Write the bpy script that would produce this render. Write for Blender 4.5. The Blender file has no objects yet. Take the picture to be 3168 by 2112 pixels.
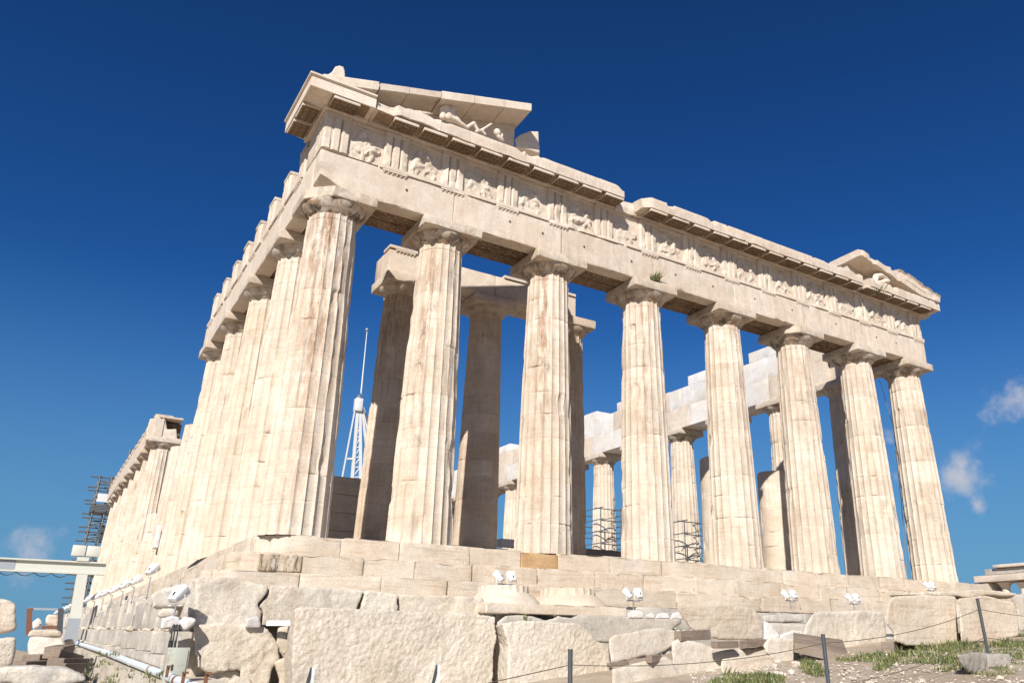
import bpy, bmesh, math, random
import numpy as np
from mathutils import Vector, Matrix

SC = bpy.context.scene
COL = SC.collection
PI = math.pi
# ------------------------------------------------------------------ camera, sky, sun, exposure
CAM = np.array([-4.79378, -21.95934, -2.72129])
YAW, PIT, ROL, FPX = 0.588, 0.3878, 0.001, 2479.36
SHX, SHY = 218.55, -66.4
cF = np.array([math.sin(YAW)*math.cos(PIT), math.cos(YAW)*math.cos(PIT), math.sin(PIT)])
_r = np.array([math.cos(YAW), -math.sin(YAW), 0.0]); _u = np.cross(_r, cF)
cR = math.cos(ROL)*_r + math.sin(ROL)*_u; cU = -math.sin(ROL)*_r + math.cos(ROL)*_u
cam = bpy.data.cameras.new("camera"); camo = bpy.data.objects.new("camera", cam); COL.objects.link(camo)
camo.matrix_world = Matrix(((cR[0], cU[0], -cF[0], CAM[0]), (cR[1], cU[1], -cF[1], CAM[1]), (cR[2], cU[2], -cF[2], CAM[2]), (0, 0, 0, 1)))
cam.sensor_fit = 'HORIZONTAL'; cam.sensor_width = 36.0; cam.lens = FPX/3168*36.0
cam.shift_x = -SHX/3168; cam.shift_y = SHY/3168
cam.clip_start = 0.1; cam.clip_end = 9000
SC.camera = camo

SUN_TO = Vector((0.97, 1.0, -0.93)).normalized()          # direction the light travels
SUN_EL = math.asin(-SUN_TO.z); SUN_AZ = math.atan2(-SUN_TO.x, -SUN_TO.y)
world = bpy.data.worlds.new("World"); SC.world = world; world.use_nodes = True
wn, wl = world.node_tree.nodes, world.node_tree.links
wn.clear()
wout = wn.new('ShaderNodeOutputWorld'); bg = wn.new('ShaderNodeBackground'); bg.inputs['Strength'].default_value = 0.055
sky = wn.new('ShaderNodeTexSky'); sky.sky_type = 'NISHITA'; sky.sun_disc = False
sky.sun_elevation = SUN_EL; sky.sun_rotation = SUN_AZ; sky.altitude = 150; sky.air_density = 1.0; sky.dust_density = 0.1; sky.ozone_density = 3.0
hs = wn.new('ShaderNodeHueSaturation'); hs.inputs['Saturation'].default_value = 1.3; hs.inputs['Hue'].default_value = .508; hs.inputs['Value'].default_value = 1.0
wl.new(sky.outputs[0], hs.inputs['Color'])
def pxdir(u, v):
    u *= 3168/2352; v *= 3168/2352
    d = cF + cR*(u-1584-SHX)/FPX - cU*(v-1056-SHY)/FPX
    return d/np.linalg.norm(d)
tc = wn.new('ShaderNodeTexCoord')
sx = wn.new('ShaderNodeSeparateXYZ'); wl.new(tc.outputs['Generated'], sx.inputs[0])
hz = wn.new('ShaderNodeMapRange'); hz.interpolation_type = 'SMOOTHSTEP'; hz.inputs['From Min'].default_value = .42; hz.inputs['From Max'].default_value = -.02; hz.inputs['To Max'].default_value = .92
wl.new(sx.outputs['Z'], hz.inputs['Value'])
gr = wn.new('ShaderNodeMapRange'); gr.inputs['From Min'].default_value = .30; gr.inputs['From Max'].default_value = .78; wl.new(sx.outputs['Z'], gr.inputs['Value'])
gc = wn.new('ShaderNodeMix'); gc.data_type = 'RGBA'; wl.new(gr.outputs[0], gc.inputs[0]); gc.inputs[6].default_value = (.48, .90, 1.20, 1); gc.inputs[7].default_value = (.60, .72, .90, 1)
gm = wn.new('ShaderNodeMix'); gm.data_type = 'RGBA'; gm.blend_type = 'MULTIPLY'; gm.inputs[0].default_value = 1; wl.new(hs.outputs[0], gm.inputs[6]); wl.new(gc.outputs[2], gm.inputs[7])
hm = wn.new('ShaderNodeMix'); hm.data_type = 'RGBA'; wl.new(hz.outputs[0], hm.inputs[0]); wl.new(gm.outputs[2], hm.inputs[6]); hm.inputs[7].default_value = (1.8, 4.35, 7.2, 1)
skyc = hm.outputs[2]
cn = wn.new('ShaderNodeTexNoise'); cn.inputs['Scale'].default_value = 22; cn.inputs['Detail'].default_value = 7; cn.inputs['Roughness'].default_value = 0.62
wl.new(tc.outputs['Generated'], cn.inputs['Vector'])
masks = None
for (u, v, rad, amt) in [(2205, 1090, .06, .88), (2335, 920, .052, .88), (2245, 1160, .026, .85), (80, 1276, .05, .86), (190, 1280, .035, .7), (2045, 1010, .02, .55), (1580, 1040, .03, .5), (2065, 1100, .03, .5)]:
    d = pxdir(u, v)
    ds = wn.new('ShaderNodeVectorMath'); ds.operation = 'DISTANCE'; ds.inputs[1].default_value = d.tolist()
    wl.new(tc.outputs['Generated'], ds.inputs[0])
    mr = wn.new('ShaderNodeMapRange'); mr.inputs['From Min'].default_value = 0; mr.inputs['From Max'].default_value = rad; mr.inputs['To Min'].default_value = amt; mr.inputs['To Max'].default_value = 0
    wl.new(ds.outputs['Value'], mr.inputs['Value'])
    if masks is None: masks = mr.outputs[0]
    else:
        mx = wn.new('ShaderNodeMath'); mx.operation = 'MAXIMUM'; wl.new(masks, mx.inputs[0]); wl.new(mr.outputs[0], mx.inputs[1]); masks = mx.outputs[0]
ad = wn.new('ShaderNodeMath'); ad.operation = 'ADD'; wl.new(cn.outputs['Fac'], ad.inputs[0])
ml = wn.new('ShaderNodeMath'); ml.operation = 'MULTIPLY'; ml.inputs[1].default_value = .66; wl.new(masks, ml.inputs[0]); wl.new(ml.outputs[0], ad.inputs[1])
ss = wn.new('ShaderNodeMapRange'); ss.interpolation_type = 'SMOOTHSTEP'; ss.inputs['From Min'].default_value = .76; ss.inputs['From Max'].default_value = 1.16; ss.inputs['To Max'].default_value = .95
wl.new(ad.outputs[0], ss.inputs['Value'])
cm = wn.new('ShaderNodeMix'); cm.data_type = 'RGBA'; wl.new(ss.outputs[0], cm.inputs[0]); wl.new(skyc, cm.inputs[6]); cm.inputs[7].default_value = (7.6, 7.8, 8.8, 1)
wl.new(cm.outputs[2], bg.inputs['Color']); wl.new(bg.outputs[0], wout.inputs[0])

sl = bpy.data.lights.new("sun", 'SUN'); sl.energy = 5.0; sl.angle = math.radians(0.5); sl.color = (1.0, 0.955, 0.895)
so = bpy.data.objects.new("sun", sl); COL.objects.link(so); so.rotation_euler = SUN_TO.to_track_quat('-Z', 'Y').to_euler()
SC.view_settings.view_transform = 'Standard'; SC.view_settings.look = 'None'; SC.view_settings.exposure = 0.37; SC.view_settings.gamma = 1
SC.cycles.max_bounces = 6; SC.cycles.diffuse_bounces = 3

# ------------------------------------------------------------------ helpers
S_ = 3168/2352
def at(u, v, ax, val):
    """point where the sight line through photo position (u, v) meets the plane ax = val"""
    d = cF + cR*(u*S_-1584-SHX)/FPX - cU*(v*S_-1056-SHY)/FPX
    t = (val-CAM[ax])/d[ax]
    return CAM + d*t
def hsh(ix, iy, iz, s):
    n = (ix*374761393 + iy*668265263 + iz*2147483647 + s*1274126177) & 0xffffffff
    n = ((n ^ (n >> 13))*1274126177) & 0xffffffff
    n = n ^ (n >> 16)
    return (n & 0xffff)/32767.5 - 1.0
def vn(P, sc=1.0, s=0):
    Q = np.asarray(P, float)*sc + 131.7 + s*7.13
    I = np.floor(Q).astype(np.int64); f = Q-I; f = f*f*(3-2*f)
    r = 0
    for dx in (0, 1):
        for dy in (0, 1):
            for dz in (0, 1):
                w = (f[:, 0] if dx else 1-f[:, 0])*(f[:, 1] if dy else 1-f[:, 1])*(f[:, 2] if dz else 1-f[:, 2])
                r = r + w*hsh(I[:, 0]+dx, I[:, 1]+dy, I[:, 2]+dz, s)
    return r
def fbm(P, sc=1.0, o=4, s=0):
    r = 0; a = 1.0; t = 0
    for i in range(o):
        r = r + a*vn(P, sc*2**i, s+i*17); t += a; a *= .5
    return r/t
def sm(x, a, b):
    x = np.clip((np.asarray(x, float)-a)/(b-a), 0, 1); return x*x*(3-2*x)
class MB:
    def __init__(s): s.v = []; s.f = []; s.t = []; s.st = []; s.n = 0
    def add(s, V, F, tint=1.0, stain=0.0):
        V = np.asarray(V, float)
        s.v.append(V); n = len(V)
        if isinstance(F, np.ndarray): s.f.extend((F+s.n).tolist())
        else: s.f.extend([[i+s.n for i in q] for q in F])
        s.t.append(np.broadcast_to(np.asarray(tint, float), (n,))); s.st.append(np.broadcast_to(np.asarray(stain, float), (n,)))
        s.n += n
    def mesh(s, name, smooth=True):
        V = np.concatenate(s.v)
        m = bpy.data.meshes.new(name); m.from_pydata(V.tolist(), [], s.f)
        a = m.attributes.new('tint', 'FLOAT', 'POINT'); a.data.foreach_set('value', np.concatenate(s.t).astype(np.float32))
        a = m.attributes.new('stain', 'FLOAT', 'POINT'); a.data.foreach_set('value', np.concatenate(s.st).astype(np.float32))
        m.polygons.foreach_set('use_smooth', [smooth]*len(m.polygons)); m.update()
        if smooth: m.set_sharp_from_angle(angle=math.radians(34))
        return m
    def build(s, name, mat, parent=None, smooth=True):
        return link(name, s.mesh(name, smooth), mat, parent)
def link(name, m, mat, parent=None):
    if len(m.materials) == 0 and mat: m.materials.append(mat)
    o = bpy.data.objects.new(name, m); COL.objects.link(o)
    if parent: o.parent = parent
    return o
def empty(name, loc, rz=0, parent=None):
    o = bpy.data.objects.new(name, None); COL.objects.link(o); o.location = loc; o.rotation_euler = (0, 0, rz); o.empty_display_size = .2
    if parent: o.parent = parent
    return o
def tag(o, label, cat, group=None):
    o['label'] = label; o['category'] = cat
    if group: o['group'] = group
    return o
def kind(o, k): o['kind'] = k; return o
def dup(o, parent=None, loc=None, rz=None):
    c = o.copy(); COL.objects.link(c); c.parent = parent
    for ch in list(o.children): dup(ch, c)
    if loc is not None: c.location = loc
    if rz is not None: c.rotation_euler = (0, 0, rz)
    return c
def grid_faces(nu, nv, wrap=False):
    a = np.arange(nu*nv).reshape(nu, nv)
    if wrap: a = np.concatenate([a, a[:1]], 0)
    return np.stack([a[:-1, :-1], a[1:, :-1], a[1:, 1:], a[:-1, 1:]], -1).reshape(-1, 4)
def ax_s(lo, hi, r, seg):
    if hi-lo <= 2.5*r: return np.array([lo, (lo+hi)/2, hi])
    n = max(1, int(round((hi-lo-2*r)/seg)))
    return np.concatenate([[lo], np.linspace(lo+r, hi-r, n+1), [hi]])
def rbox(mb, lo, hi, r=.02, seg=.3, amp=.006, chip=.03, s=0, tint=1.0, stain=0.0, fn=None):
    """a dressed stone block: rounded and chipped edges, uneven faces"""
    lo = np.array(lo, float); hi = np.array(hi, float)
    A = [ax_s(lo[k], hi[k], r, seg) for k in range(3)]; N = [len(a) for a in A]
    fs = []
    for k in range(3):
        a, b = [(1, 2), (2, 0), (0, 1)][k]
        ia, ib = np.meshgrid(np.arange(N[a]), np.arange(N[b]), indexing='ij')
        for side in (0, 1):
            idx = np.zeros((N[a], N[b], 3), np.int64); idx[..., a] = ia; idx[..., b] = ib; idx[..., k] = (N[k]-1) if side else 0
            key = (idx[..., 0]*N[1]+idx[..., 1])*N[2]+idx[..., 2]
            q = np.stack([key[:-1, :-1], key[1:, :-1], key[1:, 1:], key[:-1, 1:]], -1).reshape(-1, 4)
            fs.append(q if side else q[:, ::-1])
    Fk = np.concatenate(fs); uq, inv = np.unique(Fk, return_inverse=True); F = inv.reshape(Fk.shape)
    k = uq % N[2]; j = (uq//N[2]) % N[1]; i = uq//(N[1]*N[2])
    P = np.stack([A[0][i], A[1][j], A[2][k]], -1)
    q = np.clip(P, lo+np.minimum(r, (hi-lo)/2), hi-np.minimum(r, (hi-lo)/2)); d = P-q
    ln = np.linalg.norm(d, axis=1)+1e-9; n = d/ln[:, None]; e = (np.abs(d) > 1e-7).sum(1)
    P = q + n*r
    if amp: P = P + n*(amp*fbm(P, 2.2, 3, s))[:, None]
    if chip: 
        c = np.maximum(0, fbm(P, 2.6, 3, s+5)+.05)*chip*2
        P = P - n*(c*(e >= 2))[:, None]
    if fn is not None: P = fn(P)
    mb.add(P, F, tint, stain)
def box(mb, lo, hi, tint=1.0, stain=0.0):
    x0, y0, z0 = lo; x1, y1, z1 = hi
    V = [(x0, y0, z0), (x1, y0, z0), (x1, y1, z0), (x0, y1, z0), (x0, y0, z1), (x1, y0, z1), (x1, y1, z1), (x0, y1, z1)]
    mb.add(V, [(3, 2, 1, 0), (4, 5, 6, 7), (0, 1, 5, 4), (1, 2, 6, 5), (2, 3, 7, 6), (3, 0, 4, 7)], tint, stain)
def obox(mb, c, ax, ay, az, tint=1.0):
    """oriented box: centre and three half-extent vectors"""
    c, ax, ay, az = [np.array(q, float) for q in (c, ax, ay, az)]
    V = [c+sx*ax+sy*ay+sz*az for sz in (-1, 1) for sx, sy in ((-1, -1), (1, -1), (1, 1), (-1, 1))]
    mb.add(V, [(3, 2, 1, 0), (4, 5, 6, 7), (0, 1, 5, 4), (1, 2, 6, 5), (2, 3, 7, 6), (3, 0, 4, 7)], tint)
def tube(mb, pts, r, n=8, tint=1.0, caps=True):
    pts = [np.array(p, float) for p in pts]; rs = r if isinstance(r, (list, tuple)) else [r]*len(pts)
    V = []
    for i, p in enumerate(pts):
        t = pts[min(i+1, len(pts)-1)]-pts[max(i-1, 0)]; t = t/(np.linalg.norm(t)+1e-9)
        a = np.cross(t, (0, 0, 1)) if abs(t[2]) < .95 else np.cross(t, (1, 0, 0)); a /= np.linalg.norm(a); b = np.cross(t, a)
        for k in range(n):
            g = 2*PI*k/n; V.append(p+rs[i]*(math.cos(g)*a+math.sin(g)*b))
    F = [(i*n+k, i*n+(k+1) % n, (i+1)*n+(k+1) % n, (i+1)*n+k) for i in range(len(pts)-1) for k in range(n)]
    if caps: F += [tuple(range(n-1, -1, -1)), tuple((len(pts)-1)*n+k for k in range(n))]
    mb.add(V, F, tint)
def bar(mb, a, b, w, h, tint=1.0):
    """square-section bar from a to b"""
    a = np.array(a, float); b = np.array(b, float); t = b-a; L = np.linalg.norm(t); t /= L
    x = np.cross(t, (0, 0, 1)) if abs(t[2]) < .95 else np.array([1., 0, 0]); x = x-t*(x@t); x /= np.linalg.norm(x); y = np.cross(t, x)
    obox(mb, (a+b)/2, t*L/2, x*w/2, y*h/2, tint)
def sweep(mb, prof, ts, mapf, tint=1.0, stain=0.0, rs=.14, amp=.006, s=0, fn=None):
    """closed profile (a, b) carried along ts through mapf(t, a, b), capped, with uneven faces"""
    pr = []
    for i in range(len(prof)):
        p = np.array(prof[i], float); q = np.array(prof[(i+1) % len(prof)], float); n = max(1, int(round(np.linalg.norm(q-p)/rs)))
        for k in range(n): pr.append(p+(q-p)*k/n)
    pr = np.array(pr); m = len(pr); ts = np.asarray(ts, float)
    V = np.array([mapf(t, a, b) for t in ts for a, b in pr])
    if amp: V = V + amp*np.stack([fbm(V, 3, 3, s), fbm(V, 3, 3, s+31), fbm(V, 3, 3, s+67)], -1)
    if fn is not None: V = fn(V)
    F = [(i*m+k, i*m+(k+1) % m, (i+1)*m+(k+1) % m, (i+1)*m+k) for i in range(len(ts)-1) for k in range(m)]
    F += [tuple(range(m-1, -1, -1)), tuple((len(ts)-1)*m+k for k in range(m))]
    mb.add(V, F, tint, stain)
def finish(name, bm_or_mesh, vox, smooth_it, fn, mat, parent=None, tintf=None, stainf=None):
    """fuse closed shapes into one skin, soften, roughen"""
    m = bm_or_mesh
    o = bpy.data.objects.new("tmp", m); COL.objects.link(o)
    md = o.modifiers.new('r', 'REMESH'); md.mode = 'VOXEL'; md.voxel_size = vox
    if smooth_it:
        ms = o.modifiers.new('s', 'SMOOTH'); ms.factor = .5; ms.iterations = smooth_it
    dg = bpy.context.evaluated_depsgraph_get(); ev = o.evaluated_get(dg)
    r = bpy.data.meshes.new_from_object(ev); bpy.data.objects.remove(o); 
    r.name = name
    n = len(r.vertices); P = np.empty(n*3, np.float32); r.vertices.foreach_get('co', P); P = P.reshape(-1, 3).astype(float)
    N = np.empty(n*3, np.float32); r.vertices.foreach_get('normal', N); N = N.reshape(-1, 3)
    if fn is not None:
        P = fn(P, N); r.vertices.foreach_set('co', P.astype(np.float32).ravel())
    a = r.attributes.new('tint', 'FLOAT', 'POINT'); a.data.foreach_set('value', (np.ones(n) if tintf is None else tintf(P)).astype(np.float32))
    a = r.attributes.new('stain', 'FLOAT', 'POINT'); a.data.foreach_set('value', (np.zeros(n) if stainf is None else stainf(P)).astype(np.float32))
    r.polygons.foreach_set('use_smooth', [True]*len(r.polygons)); r.materials.clear(); r.update()
    return link(name, r, mat, parent)
def resample(pts, step, jit, rnd):
    out = []
    for i in range(len(pts)):
        p = np.array(pts[i], float); q = np.array(pts[(i+1) % len(pts)], float); L = np.linalg.norm(q-p); n = max(1, int(L/step))
        for k in range(n):
            w = p+(q-p)*k/n
            if k: w = w + np.array([rnd.uniform(-jit, jit) for _ in w])
            out.append(w)
    return out
def rock(name, mat, px, ax, val, depth, vox=.05, rough=.02, rsc=3.0, fine=.006, soft=2, s=0, label=None, cat='block', group=None, parent=None, back=.93, tint=1.0, stain=0.0, tilt=0.0, along=True):
    """a block of stone: front outline px (photo positions on plane ax=val), real thickness depth, broken surface"""
    rnd = random.Random(s)
    fr = [at(u, v, ax, val) for u, v in px]
    fr = resample(fr, .35, .012, rnd)
    fr = [np.array([p[k] if k != ax else val+rnd.uniform(-.012, .012)+tilt*(p[2]-fr[0][2]) for k in range(3)]) for p in fr]
    c = sum(fr)/len(fr); dv = np.zeros(3); dv[ax] = depth
    if along and ax == 1: h_ = (c-CAM)*[1, 1, 0]; dv = h_/np.linalg.norm(h_)*depth*1.15
    bk = [c+(p-c)*back+dv for p in fr]
    bm = bmesh.new(); a = [bm.verts.new(p) for p in fr]; b = [bm.verts.new(p) for p in bk]; n = len(a)
    bm.faces.new(a); bm.faces.new(b[::-1])
    for i in range(n): bm.faces.new((a[i], b[i], b[(i+1) % n], a[(i+1) % n]))
    bmesh.ops.recalc_face_normals(bm, faces=bm.faces); bmesh.ops.triangulate(bm, faces=bm.faces)
    m = bpy.data.meshes.new(name); bm.to_mesh(m); bm.free()
    def fn(P, N):
        q_ = 3.2*fbm(P*np.array([1, 1, 1.6]), 1.0, 3, s+41); d = rough*.45*fbm(P, rsc, 4, s) + rough*.85*np.round(q_)/3.2 + fine*.55*vn(P, 15, s+3) + fine*.9*vn(P, 25, s+9)
        return P+N*d[:, None]
    o = finish(name, m, vox, soft, fn, mat, parent, tintf=lambda P: tint*(1+.06*fbm(P, 1.2, 2, s)), stainf=lambda P: np.full(len(P), stain))
    if label: tag(o, label, cat, group)
    return o
def blob_mesh(caps, name='blob', nseg=14):
    """closed capsules (a, b, ra, rb) in one mesh, to be fused by finish()"""
    mb = MB()
    for a, b, ra, rb in caps:
        a = np.array(a, float); b = np.array(b, float); L = np.linalg.norm(b-a)
        t = (b-a)/L if L > 1e-6 else np.array([0, 0, 1.])
        x = np.cross(t, (0, 0, 1)) if abs(t[2]) < .95 else np.cross(t, (1, 0, 0)); x /= np.linalg.norm(x); y = np.cross(t, x)
        rings = [(-math.cos(g), math.sin(g), 0) for g in np.linspace(.15, PI/2, 6)] + [(math.sin(g), math.cos(g), 1) for g in np.linspace(0, PI/2-.15, 6)]
        V = []
        for (h, w, e) in rings:
            c0 = b if e else a; rr = rb if e else ra
            for k in range(nseg):
                g = 2*PI*k/nseg; V.append(c0+t*h*rr+w*rr*(math.cos(g)*x+math.sin(g)*y))
        m = len(rings)
        F = [(i*nseg+k, i*nseg+(k+1) % nseg, (i+1)*nseg+(k+1) % nseg, (i+1)*nseg+k) for i in range(m-1) for k in range(nseg)]
        F += [tuple(range(nseg-1, -1, -1)), tuple((m-1)*nseg+k for k in range(nseg))]
        mb.add(V, F)
    return mb.mesh(name)

# ------------------------------------------------------------------ materials
def newmat(name):
    m = bpy.data.materials.new(name); m.use_nodes = True; nt = m.node_tree; nt.nodes.clear()
    o = nt.nodes.new('ShaderNodeOutputMaterial'); b = nt.nodes.new('ShaderNodeBsdfPrincipled'); nt.links.new(b.outputs[0], o.inputs[0])
    return m, nt, b
def node(nt, t, **kw):
    n = nt.nodes.new(t)
    for k, v in kw.items(): setattr(n, k, v)
    return n
def mixc(nt, fac, a, b, mode='MIX'):
    n = node(nt, 'ShaderNodeMix', data_type='RGBA', blend_type=mode)
    for sock, val in ((0, fac), (6, a), (7, b)):
        if hasattr(val, 'links'): nt.links.new(val, n.inputs[sock])
        elif isinstance(val, (int, float)): n.inputs[sock].default_value = val
        else: n.inputs[sock].default_value = (*val, 1) if len(val) == 3 else val
    return n.outputs[2]
def noise(nt, sc, det=6, rough=.6, scale3=None, dist=0.0):
    g = node(nt, 'ShaderNodeNewGeometry'); v = g.outputs['Position']
    if scale3:
        mp = node(nt, 'ShaderNodeVectorMath', operation='MULTIPLY'); mp.inputs[1].default_value = scale3; nt.links.new(v, mp.inputs[0]); v = mp.outputs[0]
    n = node(nt, 'ShaderNodeTexNoise'); n.inputs['Scale'].default_value = sc; n.inputs['Detail'].default_value = det; n.inputs['Roughness'].default_value = rough; n.inputs['Distortion'].default_value = dist
    nt.links.new(v, n.inputs['Vector']); return n.outputs['Fac']
def ramp(nt, val, a, b, lo=0.0, hi=1.0):
    r = node(nt, 'ShaderNodeMapRange', interpolation_type='SMOOTHSTEP'); nt.links.new(val, r.inputs['Value'])
    r.inputs['From Min'].default_value = a; r.inputs['From Max'].default_value = b; r.inputs['To Min'].default_value = lo; r.inputs['To Max'].default_value = hi
    return r.outputs[0]
def mul(nt, a, b):
    n = node(nt, 'ShaderNodeMath', operation='MULTIPLY')
    for i, x in enumerate((a, b)):
        if hasattr(x, 'links'): nt.links.new(x, n.inputs[i])
        else: n.inputs[i].default_value = x
    return n.outputs[0]
def attr(nt, nm):
    a = node(nt, 'ShaderNodeAttribute', attribute_name=nm); return a.outputs['Fac']
def stone(name, c1, c2, rust=(.30, .15, .075), soot=(.10, .085, .07), bed=0.25, streak=(5, 5, .8), bump=.35, bsc=16, grey=.0, spots=.12, pits=0.0, rough=.82, crack=.55, sootlo=.55):
    m, nt, b = newmat(name)
    col = mixc(nt, ramp(nt, noise(nt, .55, 5, .6, None, .4), .36, .64), c1, c2)
    if bed: col = mixc(nt, mul(nt, ramp(nt, noise(nt, 1.0, 6, .65, (.7, .7, 11), .8), .50, .72), bed), col, (c2[0]*.55, c2[1]*.46, c2[2]*.37))
    if grey: col = mixc(nt, mul(nt, ramp(nt, noise(nt, 1.7, 7, .68, None, .6), .5, .66), grey), col, (.30, .285, .265))
    if spots: col = mixc(nt, mul(nt, ramp(nt, noise(nt, 9, 6, .7), .58, .72), spots), col, (.24, .19, .14))
    # weathering patches where the stone carries them
    st = attr(nt, 'stain')
    rm = ramp(nt, noise(nt, 1.0, 8, .72, streak, .3), .44, .60)
    col = mixc(nt, mul(nt, mul(nt, rm, st), .85), col, rust)
    sm_ = mul(nt, ramp(nt, noise(nt, 1.0, 7, .7, (2.3, 2.3, 1.4), .5), sootlo, sootlo+.13), st)
    col = mixc(nt, mul(nt, sm_, .75), col, soot)
    wm = mul(nt, ramp(nt, noise(nt, 1.0, 8, .75, (9, 9, 3.0)), .56, .62), st)
    col = mixc(nt, mul(nt, wm, .7), col, (.66, .61, .54))
    if crack:
        cn_ = noise(nt, 1.1, 5, .62, None, 1.2); sb = node(nt, 'ShaderNodeMath', operation='SUBTRACT'); nt.links.new(cn_, sb.inputs[0]); sb.inputs[1].default_value = .5; ab = node(nt, 'ShaderNodeMath', operation='ABSOLUTE'); nt.links.new(sb.outputs[0], ab.inputs[0])
        col = mixc(nt, mul(nt, mul(nt, ramp(nt, ab.outputs[0], .004, .0015), ramp(nt, noise(nt, .9, 3), .5, .6)), crack), col, (.20, .14, .09))
    fine = ramp(nt, noise(nt, 30, 5, .75), .3, .7)
    col = mixc(nt, 1.0, col, mixc(nt, fine, (.80, .78, .75), (1.08, 1.08, 1.08)), 'MULTIPLY')
    blo = ramp(nt, noise(nt, 2.6, 6, .7), .35, .7)
    col = mixc(nt, 1.0, col, mixc(nt, blo, (.93, .91, .885), (1.04, 1.04, 1.04)), 'MULTIPLY')
    tn = attr(nt, 'tint'); cb = node(nt, 'ShaderNodeCombineColor')
    for i in range(3): nt.links.new(tn, cb.inputs[i])
    col = mixc(nt, 1.0, col, cb.outputs[0], 'MULTIPLY')
    nt.links.new(col, b.inputs['Base Color']); b.inputs['Roughness'].default_value = rough; b.inputs['Specular IOR Level'].default_value = .25
    h = noise(nt, bsc, 8, .68)
    if pits:
        vo = node(nt, 'ShaderNodeTexVoronoi'); vo.inputs['Scale'].default_value = 26; g = node(nt, 'ShaderNodeNewGeometry'); nt.links.new(g.outputs['Position'], vo.inputs['Vector'])
        pm = ramp(nt, vo.outputs['Distance'], .05, .45); ad_ = node(nt, 'ShaderNodeMath', operation='MULTIPLY_ADD'); nt.links.new(pm, ad_.inputs[0]); ad_.inputs[1].default_value = pits; nt.links.new(h, ad_.inputs[2]); h = ad_.outputs[0]
    bp = node(nt, 'ShaderNodeBump'); bp.inputs['Strength'].default_value = bump; bp.inputs['Distance'].default_value = .03
    nt.links.new(h, bp.inputs['Height']); nt.links.new(bp.outputs[0], b.inputs['Normal'])
    return m
def plain(name, c, rough=.6, metal=0.0, var=.12, sc=6, rust=0.0, bump=.05, tinted=False):
    m, nt, b = newmat(name)
    col = mixc(nt, noise(nt, sc, 5, .6), [x*(1-var) for x in c], [min(1, x*(1+var)) for x in c])
    if rust: col = mixc(nt, mul(nt, ramp(nt, noise(nt, 4, 6, .7), .5, .62), rust), col, (.25, .09, .035))
    if tinted:
        cb = node(nt, 'ShaderNodeCombineColor'); tn = attr(nt, 'tint')
        for i in range(3): nt.links.new(tn, cb.inputs[i])
        col = mixc(nt, 1.0, col, cb.outputs[0], 'MULTIPLY'); col = mixc(nt, ramp(nt, tn, 1.15, 1.3), col, (.36, .30, .15))
    nt.links.new(col, b.inputs['Base Color']); b.inputs['Roughness'].default_value = rough; b.inputs['Metallic'].default_value = metal
    bp = node(nt, 'ShaderNodeBump'); bp.inputs['Strength'].default_value = bump; nt.links.new(noise(nt, 40, 4), bp.inputs['Height']); nt.links.new(bp.outputs[0], b.inputs['Normal'])
    return m
M = {}
M['marble'] = stone('weathered_marble', (.68, .605, .51), (.625, .525, .415))
M['archmar'] = stone('entablature_marble', (.675, .595, .505), (.64, .54, .44), bed=.12, spots=.2)
M['step'] = stone('step_marble', (.68, .605, .51), (.62, .525, .41), bed=.5, spots=.3, grey=.16, bump=.5)
M['cofs'] = stone('crust_shade_cornice_soffit', (.34, .26, .18), (.18, .125, .08), rust=(.30, .17, .08), soot=(.04, .034, .03), bed=.2)  # black and rusty crust, with the shade under the cornice put into the colour
M['soffit_shade'] = stone('crust_shade_soffit_stone', (.20, .145, .095), (.10, .07, .045), rust=(.30, .17, .08), soot=(.05, .042, .035), bed=.3)  # crusted beam stone, coloured darker to carry the shade of the undersides
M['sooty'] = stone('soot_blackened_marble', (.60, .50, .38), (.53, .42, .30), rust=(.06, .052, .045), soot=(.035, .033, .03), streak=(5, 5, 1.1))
M['mutst'] = stone('crust_shade_mutule_stone', (.21, .15, .095), (.13, .09, .055), rust=(.26, .15, .07), soot=(.03, .026, .022), bed=.2)  # crust plus painted shade for the mutule undersides; their fronts stay plain marble
M['capst'] = stone('crust_shade_capital_marble', (.66, .595, .51), (.58, .49, .39), rust=(.36, .22, .125), soot=(.075, .066, .057), streak=(2.2, 2.2, 1.6), bed=.1, sootlo=.47)  # real crust patches, deepened to paint the shade under the bell
M['porchmar'] = stone('shade_browned_marble', (.65, .555, .45), (.55, .435, .325), rust=(.27, .155, .09), spots=.25)  # cream marble browned: the porch's warm shade is put into its colour
M['newmar'] = stone('new_marble', (.72, .71, .71), (.70, .66, .60), bed=.08, spots=.05)
M['poros'] = stone('rough_limestone', (.64, .585, .50), (.57, .505, .41), bed=.1, bump=.65, bsc=11, spots=.4, pits=.28, grey=.25, rust=(.38, .29, .20), soot=(.20, .18, .16), streak=(2.5, 2.5, .9))
M['grey'] = stone('grey_stone', (.61, .565, .50), (.50, .46, .40), bed=.25, bump=.6, bsc=11, grey=.6, spots=.3)
M['rub'] = stone('rubble_stone', (.66, .60, .51), (.58, .51, .415), bed=.2, bump=.6, bsc=12, grey=.35, spots=.2)
M['brown'] = stone('brown_marble', (.61, .53, .43), (.53, .44, .335), bed=.5, bump=.7, bsc=9, spots=.3)
M['white'] = stone('white_marble', (.78, .76, .74), (.72, .69, .65), bed=.0, spots=.08)
M['lamp'] = plain('white_paint', (.66, .66, .64), .45, var=.04)
M['dark'] = plain('black_plastic', (.03, .03, .03), .5)
M['steel'] = plain('galvanised_steel', (.33, .34, .35), .5, .6, rust=.1)
M['scaf'] = plain('scaffold_tube', (.14, .16, .17), .5, .4, rust=.35)
M['postm'] = plain('dark_steel_post', (.075, .09, .10), .5, .3, rust=.1)
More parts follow.
